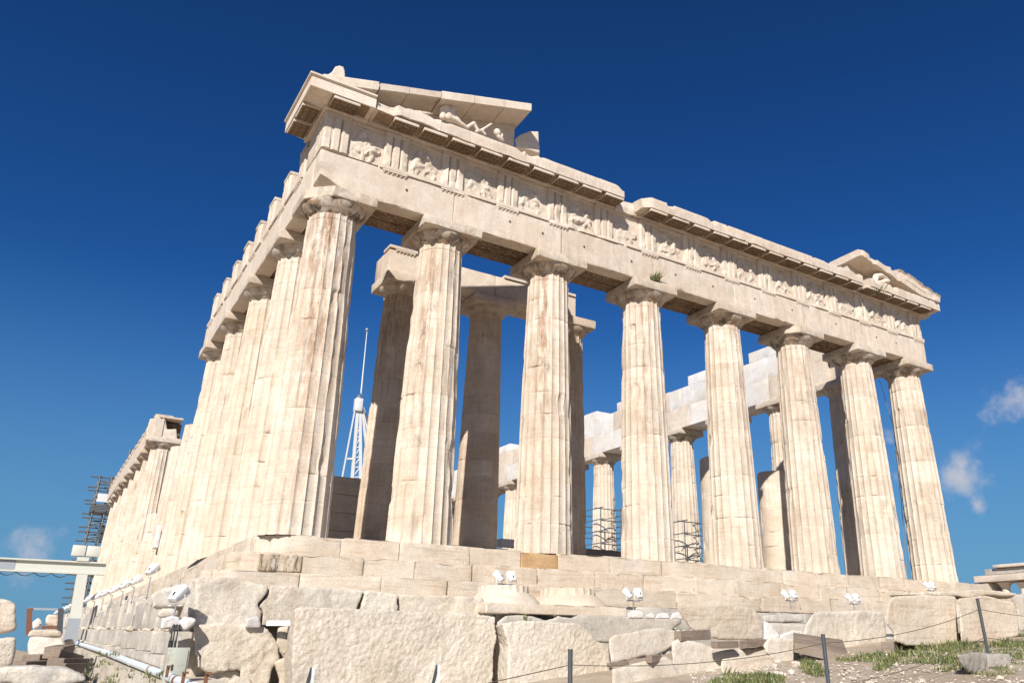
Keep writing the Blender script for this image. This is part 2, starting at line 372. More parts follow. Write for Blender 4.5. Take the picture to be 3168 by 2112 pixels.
M['rope'] = plain('rope_fibre', (.12, .09, .065), .9)
M['gantry'] = plain('cream_paint', (.56, .565, .50), .5, var=.06)
M['greyp'] = plain('grey_paint', (.30, .33, .36), .5, var=.1)
M['pipe'] = plain('pipe_paint', (.66, .70, .72), .4, var=.05)
M['rust'] = plain('rusty_iron', (.20, .09, .05), .85, .2, var=.3, sc=12)
M['cab'] = plain('cabinet_paint', (.42, .43, .36), .5, var=.08, rust=.35)
M['wood'] = stone('weathered_timber', (.30, .24, .19), (.21, .165, .13), bed=.5, bump=.5, bsc=20, streak=(2, 2, 20))
M['conc'] = stone('concrete', (.45, .42, .37), (.40, .37, .32), bed=0, bump=.3)
M['leaf'] = plain('grass_blade', (.135, .155, .05), .7, var=.5, sc=9, tinted=True)
M['flower'] = plain('flower_petal', (.75, .72, .45), .7, var=.2)
# ------------------------------------------------------------------ the temple
T = empty('ancient_temple', (0, 0, 0))
tag(T, 'ruined ancient marble temple of fluted columns on a stepped base under the blue sky', 'temple')
CX = [1.01, 4.70, 8.99, 13.29, 17.59, 21.88, 26.18, 29.87]
CYF = [1.01] + [4.70+4.291*i for i in range(15)] + [68.49]
rnd = random.Random(11)

def shaft_mesh(H, rb, rt, s, stain=.2, stain_dir=None, flut=20, top_cap=False, patches=3, bites=3, smooth_below=None, ndr=11, dense=1.0):
    r_ = random.Random(s*7+1)
    js = [H*(i+r_.uniform(-.18, .18))/ndr for i in range(1, ndr)]
    zs = {0.0, H, H-.02}
    for j in js: zs |= {j-.035, j-.009, j, j+.009, j+.035}
    for z in np.arange(0, H, .2/dense): zs.add(float(z))
    if not top_cap: zs |= {H-.23, H-.22, H-.21}
    zs = np.array(sorted(zs)); keep = np.concatenate([[True], np.diff(zs) > .004]); zs = zs[keep]
    seg = 7; n = flut*seg; u = (np.arange(n) % seg)/seg; th = 2*PI*np.arange(n)/n
    Z, TH = np.meshgrid(zs, th, indexing='ij'); U = np.broadcast_to(u, Z.shape)
    t = Z/10.0 if top_cap else Z/H
    R = rb+(rt-rb)*t+.016*np.sin(PI*np.clip(t, 0, 1))
    D = .062*R/.95
    prof = 1-(2*U-1)**2
    if smooth_below is not None: prof = prof*sm(Z, smooth_below, smooth_below+.02)
    Rr = R - D*np.sqrt(np.clip(prof, 0, 1))*.999
    P = np.stack([R*np.cos(TH), R*np.sin(TH), Z], -1).reshape(-1, 3)
    ch = np.maximum(0, fbm(P*np.array([1, 1, .55]), 3.2, 3, s)-.06).reshape(Z.shape)
    edge = np.where(U == 0, 1.0, np.where((U < .2) | (U > .8), .45, .0))
    Rr = Rr - edge*ch*.10
    for j in js:
        g = np.exp(-((Z-j)/.006)**2)*.006
        gap = np.maximum(0, fbm(np.stack([R*np.cos(TH)*1.5, R*np.sin(TH)*1.5, np.full_like(Z, j)], -1).reshape(-1, 3), 1.6, 2, s+3)-.2).reshape(Z.shape)
        Rr = Rr - g - gap*.10*np.exp(-((Z-j)/.016)**2)
    if not top_cap: Rr = Rr - .014*np.exp(-((Z-(H-.22))/.006)**2)
    for b in range(bites):
        a0, z0, rr, dd = r_.uniform(0, 2*PI), r_.uniform(.3, H-.6), r_.uniform(.10, .28), r_.uniform(.04, .09)
        da = (TH-a0+PI) % (2*PI)-PI
        dist = np.sqrt((da*R)**2+((Z-z0)*.7)**2)+.1*fbm(P, 4, 2, s+b).reshape(Z.shape)
        Rr = Rr-dd*sm(1-dist/rr, 0, .5)
    Rr = Rr + (.005*fbm(P, 4, 3, s+8)+.0025*vn(P, 13, s+2)).reshape(Z.shape)
    if top_cap:
        zt = H+.10*fbm(np.stack([np.cos(TH), np.sin(TH), 0*TH], -1).reshape(-1, 3), 1.2, 2, s).reshape(Z.shape)
        Z = np.where(Z > H-.001, zt, Z)
    V = np.stack([Rr*np.cos(TH), Rr*np.sin(TH), Z], -1)
    tint = np.ones(Z.shape); js2 = [0]+js+[H]
    for i in range(len(js2)-1):
        m_ = (Z >= js2[i]) & (Z <= js2[i+1]); tint[m_] *= r_.uniform(.93, 1.06)
    for k in range(patches):
        i = r_.randrange(ndr); f0 = r_.randrange(flut); w = r_.randrange(1, 4); fl = ((np.arange(n)//seg-f0) % flut) < w
        zz = (Z >= js2[i]) & (Z <= js2[i]+r_.uniform(.3, 1)*(js2[i+1]-js2[i])); tint[zz & fl[None, :]] *= r_.choice([1.12, 1.15, .86, 1.1])
    stn = stain*sm(Z, H*.35, H*.95)*(.5+.5*sm(fbm(P*np.array([1, 1, .2]), 1.1, 2, s+77), -.2, .4).reshape(Z.shape))
    if stain_dir is not None:
        a0, amt, wid = stain_dir; da = np.abs((TH-a0+PI) % (2*PI)-PI); stn = np.maximum(stn, amt*np.exp(-(da/wid)**2)*(.35+.65*sm(Z, 1, 8)))
    nz = len(zs); V = V.transpose(1, 0, 2); tint = tint.T; stn = stn.T
    mb = MB(); F = grid_faces(n, nz, True)
    V = V.reshape(-1, 3)
    F = [tuple(f) for f in F.tolist()]
    # wrap indices
    F = [tuple(i if i < n*nz else i-n*nz for i in f) for f in F]
    V2 = np.concatenate([V, [[0, 0, H]]]); c = len(V)
    F += [(k*nz+nz-1, ((k+1) % n)*nz+nz-1, c) for k in range(n)]
    mb.add(V2, F, np.concatenate([tint.ravel(), [1]]), np.concatenate([stn.ravel(), [stain]]))
    return mb.mesh('shaft')
def grid_faces(nu, nv, wrap=False):
    i = np.arange(nu if wrap else nu-1); j = np.arange(nv-1); I, J = np.meshgrid(i, j, indexing='ij'); I2 = (I+1) % nu if wrap else I+1
    return np.stack([I*nv+J, I2*nv+J, I2*nv+J+1, I*nv+J+1], -1).reshape(-1, 4)
def capital_mesh(s, rt=.74, aw=1.02, hz=.365, ha=.345, stain=.5, broke=None, chip=.05):
    mb = MB(); r_ = random.Random(s); n = 72
    pr = [(rt-.03, -.02), (rt-.01, 0)]
    for k in range(4): z = .012+k*.022; pr += [(rt+.012+k*.012, z), (rt+.020+k*.012, z+.010), (rt+.010+k*.012, z+.016)]
    for k in range(1, 12):
        t = k/11; pr.append((rt+.06+(aw-.045-rt-.06)*(1-(1-t)**1.5), .10+(hz-.10)*t**1.15*.97))
    pr += [(aw-.07, hz), (aw*.5, hz)]
    th = 2*PI*np.arange(n)/n
    V = np.array([(r*math.cos(a), r*math.sin(a), z) for a in th for r, z in pr])
    d = .004*fbm(V, 3, 3, s); ch = np.maximum(0, fbm(V, 1.6, 2, s+4)-.46)*.40
    V[:, :2] *= (1+d-ch*.5)[:, None]
    mb.add(V, grid_faces(n, len(pr), True), 1.0+.06*fbm(V, 1.0, 2, s), stain*1.25)
    def fn(P):
        c = np.maximum(0, fbm(P, 1.5, 3, s+9)-.20)*.16; e = sm(np.hypot(P[:, 0], P[:, 1]), aw*.98, aw*1.38)
        P = P.copy(); P[:, :2] *= (1-c*e)[:, None]
        if broke is not None:
            a = np.array(broke[:2]); dd = P[:, :2]@a; lim = broke[2]; over = np.maximum(0, dd-lim+.06*fbm(P, 4, 3, s)); P[:, :2] -= over[:, None]*a*.95
        return P
    rbox(mb, (-aw, -aw, hz), (aw, aw, hz+ha-.004), r=.022, seg=.14, amp=.006, chip=chip*.6, s=s, tint=r_.uniform(.98, 1.05), stain=stain*.4, fn=fn)
    return mb.mesh('capital')
HS = 9.72
def column(x, y, sm_, cm_, rz=0, z=0):
    o = link('column', sm_, M['marble'] if z == 0 else M['porchmar'], T); o.location = (x, y, z); o.rotation_euler = (0, 0, rz)
    if cm_ is not None:
        c = link('capital', cm_, M['capst'], o); c.location = (0, 0, HS if z == 0 else 9.33); c.rotation_euler = (0, 0, -rz)
    return o
# the eight columns of the front, each weathered in its own way
dirs = [(-PI/2-.35, 1.0, .55), (-PI/2-.75, .8, .45), (-PI/2-.7, .85, .5), (-PI/2-.6, .6, .6), (-PI/2+.1, .5, .5), (-PI/2-.4, .55, .6), (-PI/2-.3, .35, .6), (-PI/2-.6, .3, .6)]
cap_b = [(-.72, -.70, .98), None, None, None, None, (-.75, -.66, 1.12), None, None]
for i, x in enumerate(CX):
    corner = i in (0, 7)
    sh = shaft_mesh(HS, .97 if corner else .9525, .755 if corner else .74, 20+i, stain=[.75, .5, .5, .45, .45, .5, .3, .3][i], stain_dir=dirs[i], patches=5, bites=7)
    cp = capital_mesh(40+i, .755 if corner else .74, 1.05, stain=[.95, .8, .75, .6, .75, .75, .6, .6][i], broke=cap_b[i], chip=.06)
    column(x, 1.01, sh, cp)
# flank columns share four shafts and three capitals
fsh = [shaft_mesh(HS, .945, .735, 70+k, stain=.35, bites=5, patches=5) for k in range(4)]
fcp = [capital_mesh(80+k, .735, 1.03, stain=.45) for k in range(3)]
def fl(k): return k*PI*2/20
for i in range(1, 5): column(1.01, CYF[i], fsh[i % 4], fcp[i % 3], fl(i*3))
stumps = {5: 7.6, 6: 7.35, 7: 4.3, 8: 3.2}
for i, h in stumps.items():
    column(1.01+.008*CYF[i], CYF[i], shaft_mesh(h, .945, .735, 90+i, stain=.1, top_cap=True, patches=5, ndr=8, bites=4), None, fl(i))
for i in range(9, 17): column(1.01+.008*CYF[i], CYF[i], fsh[(i+1) % 4], fcp[i % 3], fl(i*5))
nsh = [shaft_mesh(HS, .945, .735, 110+k, stain=.12, bites=2, patches=7, dense=.7) for k in range(3)]
def NX(y): return 29.87-.028*(y-1.01)
for i in range(1, 13): column(NX(CYF[i]), CYF[i], nsh[i % 3], fcp[(i+1) % 3], fl(i*7))
# porch behind the front: three whole columns, two stumps
PX = [5.35, 9.12, 13.20]
for i, x in enumerate(PX):
    sh = shaft_mesh(9.33, .845, .655, 130+i, stain=[.75, .3, .3][i], flut=20, smooth_below=20 if i == 1 else None, bites=2, patches=9)
    column(x, 6.25, sh, capital_mesh(140+i, .655, .93, hz=.36, ha=.385, stain=.3), 0, .70)
for x, h, s in ((21.7, 4.95, 151), (25.53, 4.65, 152)):
    o = column(x, 6.25, shaft_mesh(h, .85, .66, s, stain=.12, top_cap=True, smooth_below=h+1, ndr=5, patches=6, bites=4), None); o.location.z = .70

def blocks(mb, axis, t0, t1, lo, hi, Lm, s, joints=None, gap=.006, tint=(.93, 1.07), stain=(0, .2), skip=None, **kw):
    """a course of separate blocks along axis (0 = x, 1 = y); lo/hi are the two other coordinates"""
    r_ = random.Random(s); ts = joints
    if ts is None:
        ts = [t0]
        while ts[-1] < t1-Lm*1.4: ts.append(ts[-1]+Lm*r_.uniform(.75, 1.25))
        ts.append(t1)
    for i in range(len(ts)-1):
        if skip and skip(ts[i], ts[i+1]): continue
        a, b = ts[i]+gap/2, ts[i+1]-gap/2; j = r_.uniform(-.006, .006)
        if axis == 0: l, h = (a, lo[0]+j, lo[1]), (b, hi[0], hi[1])
        else: l, h = (lo[0]+j, a, lo[1]), (hi[0], b, hi[1])
        rbox(mb, l, h, s=s*13+i, tint=r_.uniform(*tint), stain=r_.uniform(*stain), **kw)
# stepped base
och0, och1 = at(1196, 1290, 1, 0)[0], at(1282, 1290, 1, 0)[0]
for k in range(3):
    f = -.7*k; z1 = [0, -.55, -1.07][k]; z0 = [-.55, -1.07, -1.60][k]
    def fn(P, f=f, z1=z1, k=k):
        P = P.copy(); d = (P[:, 0]-f)+(P[:, 1]-f); w = np.maximum(0, [1.15, .75, .55][k]*(1+.35*fbm(P, 2.2, 3, 5+k))-d)
        P[:, 0] += w*.36; P[:, 1] += w*.36
        edge = np.exp(-np.abs(P[:, 1]-f)/.08)*sm(P[:, 2], z1-.14, z1)
        P[:, 2] -= edge*np.maximum(0, fbm(P*np.array([.8, 1, 1]), 1.6, 4, 60+k)-.08)*.36
        return P
    mb = MB()
    if k == 0:
        cuts = [f, 2.1, 3.75, 5.9, 7.6, och0, och1, och1+2.0, och1+4.1]; 
        while cuts[-1] < 28.5: cuts.append(cuts[-1]+rnd.uniform(1.5, 2.2))
        cuts.append(30.88)
        blocks(mb, 0, 0, 0, (f, z0+.004), (1.2, z1), 2, 200, joints=cuts, skip=lambda a, b: abs(a-och0) < .01, r=.018, seg=.10, amp=.014, chip=.11, fn=fn, stain=(0, .15))
        m2 = MB(); rbox(m2, (och0+.01, -.01, z0+.01), (och1-.01, .3, z1-.05), r=.03, seg=.12, amp=.014, chip=.06, s=3, tint=.95)
        M['ochre'] = stone('ochre_marble', (.56, .38, .20), (.48, .30, .15), bed=.4)
        m2.build('patched_block', M['ochre'], T)
        rbox(mb, (och0+.01, .31, z0+.01), (och1-.01, 1.2, z1-.004), s=4)
    else:
        blocks(mb, 0, f, 30.88-f, (f, z0+.004), (1.2+f, z1), 1.9, 200+k, r=.018, seg=.10, amp=.016, chip=.12, fn=fn, stain=(0, .22))
    blocks(mb, 1, 1.2+f+.004, 69.5, (f, z0+.004), (1.2+f, z1), 2.0, 210+k, r=.02, seg=.3, amp=.012, chip=.07, stain=(0, .2))
    rbox(mb, (29.6-f, 1.2+f+.01, z0+.004), (30.88-f, 69.5, z1), seg=3)
    mb.build('step', M['step'], T)
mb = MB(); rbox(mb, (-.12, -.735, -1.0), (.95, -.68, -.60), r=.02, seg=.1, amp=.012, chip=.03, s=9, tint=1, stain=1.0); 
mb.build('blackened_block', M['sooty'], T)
mb = MB(); box(mb, (1.2, 1.2, -.6), (29.6, 69.4, -.012)); mb.build('floor', M['step'], T)
mb = MB(); blocks(mb, 0, 4.1, 26.9, (5.15, .0), (6.4, .35), 1.9, 230, seg=.4); blocks(mb, 0, 4.4, 26.6, (5.42, .352), (8.0, .70), 1.9, 231, seg=.4); mb.build('porch_step', M['step'], T)
pw = at(358, 1233, 0, .40); mb = MB(); rbox(mb, (.36, pw[1]-.42, pw[2]-.55), (.55, pw[1]+.42, pw[2]+.55), r=.015, seg=.3, amp=.004, chip=.02, s=3, tint=1.1); mb.build('new_patch', M['newmar'], T)
# remains of inner walls
mb = MB()
w0, w1 = at(768, 1092, 1, 9.2), at(836, 1095, 1, 9.2); wh = w0[2]/5
for z in range(5): blocks(mb, 1, 9.2, 14.6, (w0[0], .01+z*wh), (w1[0]+.25, z*wh+wh), 1.5, 240+z, seg=.4, tint=(.8, 1.08))
mb.build('inner_wall', M['archmar'], T); mb = MB()
for z in range(2): blocks(mb, 1, 14.8, 60, (5.02, .0+z*.6), (6.2, .6*z+.595), 2.0, 250+z, seg=.8)
mb.build('inner_wall', M['archmar'], T); mb = MB()
for z in range(2): blocks(mb, 1, 14.8, 60, (24.6, .0+z*.5), (25.8, .5*z+.495), 2.0, 255+z, seg=.8)
mb.build('inner_wall', M['archmar'], T); mb = MB()
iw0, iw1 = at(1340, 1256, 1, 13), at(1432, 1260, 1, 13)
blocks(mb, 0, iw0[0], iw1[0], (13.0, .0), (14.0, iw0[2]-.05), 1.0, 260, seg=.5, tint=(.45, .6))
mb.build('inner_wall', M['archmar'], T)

# entablature ------------------------------------------------------
TRI = [.555, 2.55] + [4.60, 6.75, 8.85, 10.95, 13.10, 15.35, 17.50, 19.66, 21.82, 23.98, 26.14, 28.22, 30.325]
ZA, ZT, ZF, ZG = 10.43, 11.66, 11.78, 13.13
def arch_bite(P):
    P = P.copy()
    d = np.hypot(P[:, 0]-.13, P[:, 1]-.13); w = np.maximum(0, 1.0-d/(1.05+.3*fbm(P, 2, 3, 3)))
    lowz = sm(P[:, 2], ZA+.9, ZA); P[:, 2] += w*lowz*.42; s_ = w*lowz*.10; P[:, 0] += s_; P[:, 1] += s_
    # broken lower edges here and there, dowel holes
    e = np.exp(-((P[:, 2]-ZA)/.10)**2)*np.exp(-((P[:, 1]-.13)/.15)**2)
    c = np.maximum(0, fbm(P, 2.2, 4, 7)-.25)*.5*e; P[:, 2] += c*.5; P[:, 1] += c*.3
    return P
mb = MB()
J = [.13]+CX[1:7]+[30.75]
blocks(mb, 0, 0, 0, (.13, ZA), (.70, ZT), 4, 300, joints=J, gap=.008, r=.02, seg=.11, amp=.010, chip=.05, fn=arch_bite, tint=(.96, 1.05), stain=(.10, .30))
east_arch = mb.build('architrave', M['archmar'], T)
M['hole'] = plain('painted_hole_shade', (.10, .075, .05), .9)  # dark discs paint the shade inside the dowel holes
for x in (3.0, 6.85, 8.2, 10.0, 12.2, 14.4, 16.4, 18.8, 21.1, 24.0, 26.9, 28.4):
    mb = MB(); tube(mb, [(x, .122, 11.12+.04*math.sin(x*3)), (x, .30, 11.12+.04*math.sin(x*3))], .05, 9); mb.build('dowel_hole_shade', M['hole'], east_arch)
mb = MB()
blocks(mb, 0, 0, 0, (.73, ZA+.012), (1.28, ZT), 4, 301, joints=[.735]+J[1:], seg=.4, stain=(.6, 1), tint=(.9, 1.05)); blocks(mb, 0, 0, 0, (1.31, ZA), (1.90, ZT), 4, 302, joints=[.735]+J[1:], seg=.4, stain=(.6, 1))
mb.build('beam', M['soffit_shade'], T)
mb = MB()
for a, b in ((2.02, 6.3), (6.34, 11.5), (11.95, 15.3), (15.4, 30.80)):
    sweep(mb, [(.07, ZT+.002), (.07, ZF-.002), (.5, ZF-.002), (.5, ZT+.002)], np.arange(a, b+.01, .12), lambda t, p, q: (t, p, q), amp=.006, s=int(a*9), fn=lambda P: P+np.outer(np.maximum(0, fbm(P, 1.7, 3, 9)-.25)*.25*(P[:, 1] < .3), [0, 1, 0]))
mb.build('taenia', M['archmar'], east_arch)
def regula_mesh():
    mb = MB(); rbox(mb, (-.42, .0, -.075), (.42, .3, .0), r=.01, seg=.1, amp=.004, chip=.02, s=1)
    for k in range(6): tube(mb, [(-.36+k*.144, .045, -.075), (-.36+k*.144, .045, -.125)], [.028, .036], 8)
    return mb.mesh('regula')
RGM = regula_mesh()
for i, x in enumerate(TRI):
    if i in (0, 5): continue
    r = link('regula', RGM, M['archmar'], east_arch); r.location = (x, .075, ZT)
mb = MB(); blocks(mb, 0, .14, 30.74, (.34, ZF), (1.9, ZG-.004), 1.07, 310, seg=.5, stain=(.1, .3))
east_frieze = mb.build('frieze', M['archmar'], T)
def tri_mesh(s, stub=False):
    mb = MB(); w = .845; L = -w/2
    pr = [(L, .075), (L+.067*w, 0), (L+.267*w, 0), (L+.333*w, .09), (L+.4*w, 0), (L+.6*w, 0), (L+.667*w, .09), (L+.733*w, 0), (L+.933*w, 0), (-L, .075), (-L, .5 if not stub else 1.1), (L, .5 if not stub else 1.1)]
    zt = 1.20 if not stub else 1.16
    def fn(P):
        P = P.copy(); c = np.maximum(0, fbm(P, 3, 3, s)-.2)*.18; P[:, 1] += c*np.exp(-P[:, 1]/.05)
        return P
    sweep(mb, pr, np.linspace(.0, zt, 12), lambda t, a, b: (a, b, t), rs=.3, amp=.008, s=s, fn=fn, tint=random.Random(s).uniform(.97, 1.06), stain=.12)
    rbox(mb, (L, -.012, zt+.002), (-L, .5 if not stub else 1.1, 1.346 if not stub else 1.30), r=.015, seg=.12, amp=.006, chip=.04 if not stub else .12, s=s, stain=.2)
    return mb.mesh('triglyph')
TRM = [tri_mesh(400+k) for k in range(5)]; TRS = [tri_mesh(420+k, True) for k in range(5)]
for i, x in enumerate(TRI):
    t = link('triglyph', TRM[i % 5], M['archmar'], east_frieze); t.location = (x, .13, ZF)
def metope(x0, x1, s):
    r_ = random.Random(s); w = x1-x0; n = 40; m_ = 42; caps = []
    def man(cx, h, lean):
        hip = np.array([cx, .55*h]); sh_ = hip+np.array([lean, .42*h]); caps.append((hip, sh_, .13, .15))
        if r_.random() < .75: caps.append((sh_+[lean*.4, .12], sh_+[lean*.4, .2], .09, .09))
        for sg in (-1, 1):
            kn = hip+np.array([sg*r_.uniform(.08, .26), -.25*h]); ft = kn+np.array([r_.uniform(-.15, .2), -.27*h]); caps.append((hip, kn, .10, .08))
            if r_.random() < .8: caps.append((kn, ft, .075, .055))
            el = sh_+np.array([sg*r_.uniform(.1, .28), r_.uniform(-.2, .1)])
            if r_.random() < .8: caps.append((sh_, el, .065, .055))
    man(w*r_.uniform(.22, .36), r_.uniform(.85, 1.0), r_.uniform(-.12, .2))
    if r_.random() < .9: man(w*r_.uniform(.6, .8), r_.uniform(.7, .98), r_.uniform(-.25, .1))
    if r_.random() < .5: caps.append((np.array([w*.3, .42]), np.array([w*.8, .5]), .17, .14))
    X, Z = np.meshgrid(np.linspace(.0, w, n), np.linspace(0, 1.2, m_), indexing='ij'); Q = np.stack([X, Z], -1).reshape(-1, 2); H = np.zeros(len(Q))
    for a, b, ra, rb in caps:
        ab = b-a; t = np.clip(((Q-a)@ab)/(ab@ab+1e-9), 0, 1); d = np.linalg.norm(Q-(a+t[:, None]*ab), axis=1); R = ra+(rb-ra)*t
        H = np.maximum(H, np.sqrt(np.maximum(0, R*R-d*d))*.95)
    P3 = np.stack([Q[:, 0]+x0, 0*Q[:, 0], Q[:, 1]], -1)
    er = sm(fbm(P3, 1.7, 4, s), -.22, .10); H = H*(.25+.75*er)
    H = H*(1+.55*fbm(P3, 9, 3, s+2))+.018*fbm(P3, 6, 4, s+4)
    H = np.minimum(H, .05+.075*sm(fbm(P3, 3.0, 3, s+20), -.25, .3)); H = H+.012*np.sign(H)*vn(P3, 16, s+6)*(H > .02)
    edge = sm(np.minimum(np.minimum(Q[:, 0], w-Q[:, 0]), np.minimum(Q[:, 1], 1.2-Q[:, 1])), 0, .05); H *= edge
    V = np.stack([Q[:, 0]+x0, .255-H, Q[:, 1]+ZF], -1)
    mb = MB(); mb.add(V, grid_faces(n, m_)[:, ::-1], r_.uniform(.94, 1.04), .12)
    rbox(mb, (x0, .215, ZF+1.202), (x1, .34, ZG-.006), r=.01, seg=.3, s=s)
    mb.build('metope', M['archmar'], east_frieze)
for i in range(14): metope(TRI[i]+.424, TRI[i+1]-.424, 450+i)

# cornice
GP = [(1.3, ZG), (.03, ZG), (.03, ZG+.10), (-.55, ZG+.165), (-.565, ZG+.14), (-.62, ZG+.14), (-.62, ZG+.53), (-.60, ZG+.60), (1.3, ZG+.60)]
GPL = [(1.3, ZG), (.03, ZG), (.03, ZG+.10), (-.55, ZG+.165), (-.565, ZG+.14), (-.62, ZG+.14), (-.62, ZG+.51), (-.69, ZG+.54), (-.69, ZG+.60), (1.3, ZG+.60)]
def cornice_piece(mb, a, b, s, mapf=None, prof=GP, fn=None, Lm=1.075, tint=(.95, 1.06)):
    r_ = random.Random(s); ts = [a]
    while ts[-1] < b-Lm*1.3: ts.append(ts[-1]+Lm*r_.uniform(.95, 1.06))
    ts.append(b)
    for i in range(len(ts)-1):
        j = r_.uniform(-.010, .010); jz = r_.uniform(-.008, .008)
        f = mapf or (lambda t, p, q: (t, p, q))
        def g(t, p, q, j=j, jz=jz): return f(t, p+(j if p < 0 else 0), q+jz)
        def fn2(P, s=s+i):
            P = P.copy(); fr = sm(-P[:, 1], .3, .6); top = sm(P[:, 2], ZG+.36, ZG+.60)
            c = np.maximum(0, fbm(P, 2.6, 4, s)-.20)
            P[:, 2] -= c*fr*top*.34; P[:, 1] += c*fr*top*.25
            bot = sm(P[:, 2], ZG+.3, ZG+.14); c2 = np.maximum(0, fbm(P, 2, 4, s+50)-.15); P[:, 2] += c2*fr*bot*.14
            return fn(P) if fn is not None else P
        n = max(2, int((ts[i+1]-ts[i])/.12)); sweep(mb, prof, np.linspace(ts[i]+.003, ts[i+1]-.003, n+1), g, tint=r_.uniform(*tint), stain=r_.uniform(.05, .3), rs=.10, amp=.009, s=s+i, fn=fn2)
def mut_mesh():
    mb = MB(); rbox(mb, (-.42, -.585, -.105), (.42, -.02, -.0), r=.012, seg=.14, amp=.006, chip=.03, s=5, stain=.1)
    return mb.mesh('mutule')
def panel_mesh():
    mb = MB(); rbox(mb, (-.41, -.57, -.118), (.41, -.03, -.103), r=.006, seg=.14, amp=.003, chip=.0, s=5, stain=.5)
    for i in range(6):
        for j in range(3): tube(mb, [(-.35+i*.14, -.48+j*.19, -.11), (-.35+i*.14, -.48+j*.19, -.14)], .028, 6, tint=.8)
    return mb.mesh('guttae_panel')
PNM = panel_mesh()
MTM = mut_mesh()
def dmg(P):
    P = P.copy(); w = sm(P[:, 0], 1.35, 1.55)*sm(P[:, 0], 2.25, 2.05)*sm(-P[:, 1], -.1, .4)
    P[:, 1] += w*(.10+.16*fbm(P, 3, 3, 4)); P[:, 2] -= w*.10*sm(P[:, 2], ZG+.3, ZG+.6)
    w2 = sm(P[:, 0], 2.0, 2.3)*sm(P[:, 0], 3.9, 3.2)*sm(-P[:, 1], .2, .5)*sm(P[:, 2], ZG+.34, ZG+.12); P[:, 2] += w2*(.06+.12*np.maximum(0, fbm(P, 2.2, 3, 8)))
    we = sm(P[:, 0], 11.0, 11.38)*sm(-P[:, 1], .2, .5)*sm(P[:, 2], ZG+.38, ZG+.60); P[:, 2] -= we*.20
    return P
mb = MB()
sweep(mb, GPL, [-.69]+list(np.linspace(-.6, 1.45, 18)), lambda t, p, q: (max(t, p), p, q), tint=1.10, rs=.12, amp=.003, s=2)
sweep(mb, GPL, [-.69]+list(np.linspace(-.6, 2.35, 24)), lambda t, p, q: (p, max(t, p)+.002, q), tint=1.06, rs=.12, amp=.003, s=3)
cor_corner = mb.build('cornice', M['archmar'], T)
mb = MB(); cornice_piece(mb, 1.46, 11.37, 500, fn=dmg); cor_left = mb.build('cornice', M['archmar'], T)
def lend(P):
    P = P.copy(); w = sm(P[:, 0], 12.75, 12.3)*sm(-P[:, 1], -.2, .6); P[:, 1] += w*(.20+.2*fbm(P, 3, 3, 3)); P[:, 2] -= w*.06; return P
mb = MB(); cornice_piece(mb, 12.35, 25.45, 520, fn=lend); cornice_piece(mb, 26.0, 31.48, 540)
sweep(mb, [(1.3, ZG), (.06, ZG), (.02, ZG+.2), (.12, ZG+.52), (.4, ZG+.58), (1.3, ZG+.60)], np.linspace(11.4, 12.34, 9), lambda t, p, q: (t, p, q), amp=.05, s=77, rs=.12)
sweep(mb, [(1.3, ZG), (.03, ZG), (.0, ZG+.3), (.15, ZG+.58), (1.3, ZG+.60)], np.linspace(25.46, 25.99, 6), lambda t, p, q: (t, p, q), amp=.02, s=78, rs=.12)
cor_right = mb.build('cornice', M['archmar'], T)
mx = sorted(TRI+[(TRI[i]+TRI[i+1])/2 for i in range(14)])
for x in mx:
    if 11.1 < x < 12.5 or 25.2 < x < 26.1 or .9 < x < 1.9: continue
    p = cor_corner if x < 1.4 else cor_left if x < 11.4 else cor_right
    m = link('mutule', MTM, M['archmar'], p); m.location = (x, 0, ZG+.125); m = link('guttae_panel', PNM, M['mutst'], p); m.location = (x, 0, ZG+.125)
for y in (.75, 1.75):
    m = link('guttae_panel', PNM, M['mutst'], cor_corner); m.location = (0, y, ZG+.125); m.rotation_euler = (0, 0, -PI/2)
    m = link('mutule', MTM, M['archmar'], cor_corner); m.location = (0, y, ZG+.125); m.rotation_euler = (0, 0, -PI/2)

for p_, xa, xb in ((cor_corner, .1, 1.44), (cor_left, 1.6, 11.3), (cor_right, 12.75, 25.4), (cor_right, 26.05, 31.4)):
    mb = MB(); sweep(mb, [(.02, ZG+.085), (.02, ZG+.097), (-.53, ZG+.157), (-.53, ZG+.145)], np.arange(xa, xb, .3), lambda t, p, q: (t, p, q), amp=.003, rs=.2, stain=.8); mb.build('soffit_shade', M['cofs'], p_)  # thin added sheets that darken the cornice underside with crust and painted shade
# gable remains: left
def rkL(x): return 13.735+.272*(x+.62)
def rkR(x): return 15.16-.245*(x-25.6)
RP = [(1.25, -.38), (.32, -.38), (-.58, -.335), (-.66, -.335), (-.66, -.04), (-.63, 0), (1.25, 0)]
def rake(mb, a, b, rk, s, prof=RP, fn=None, tint=1.0, amp=.008):
    n = max(2, int((b-a)/.12)); sweep(mb, prof, np.linspace(a+.004, b-.004, n+1), lambda t, p, q: (t, p, max(q+rk(t), 13.742)), tint=tint, rs=.12, amp=amp, s=s, stain=.15, fn=fn)
RPE = [(1.25, -.38), (.32, -.38), (-.25, -.24), (-.62, -.28), (-.64, -.05), (-.52, .0), (1.25, 0)]
def topbite(s):
    def f(P):
        P = P.copy(); c = np.maximum(0, fbm(P, 2.4, 4, s)-.08)*sm(-P[:, 1], .1, .6); P[:, 2] -= c*.16; P[:, 1] += c*.2; return P
    return f
mb = MB()
rake(mb, -.3, 1.46, rkL, 600, tint=1.08, amp=.003)
rake(mb, 1.52, 2.5, rkL, 601, RPE, topbite(1)); rake(mb, 2.51, 3.62, rkL, 602, RPE, topbite(2))
for i, (a, b) in enumerate(((3.64, 4.85), (4.86, 6.05), (6.06, 7.14))): rake(mb, a, b, rkL, 603+i, tint=1.03 if i < 2 else 1.08)
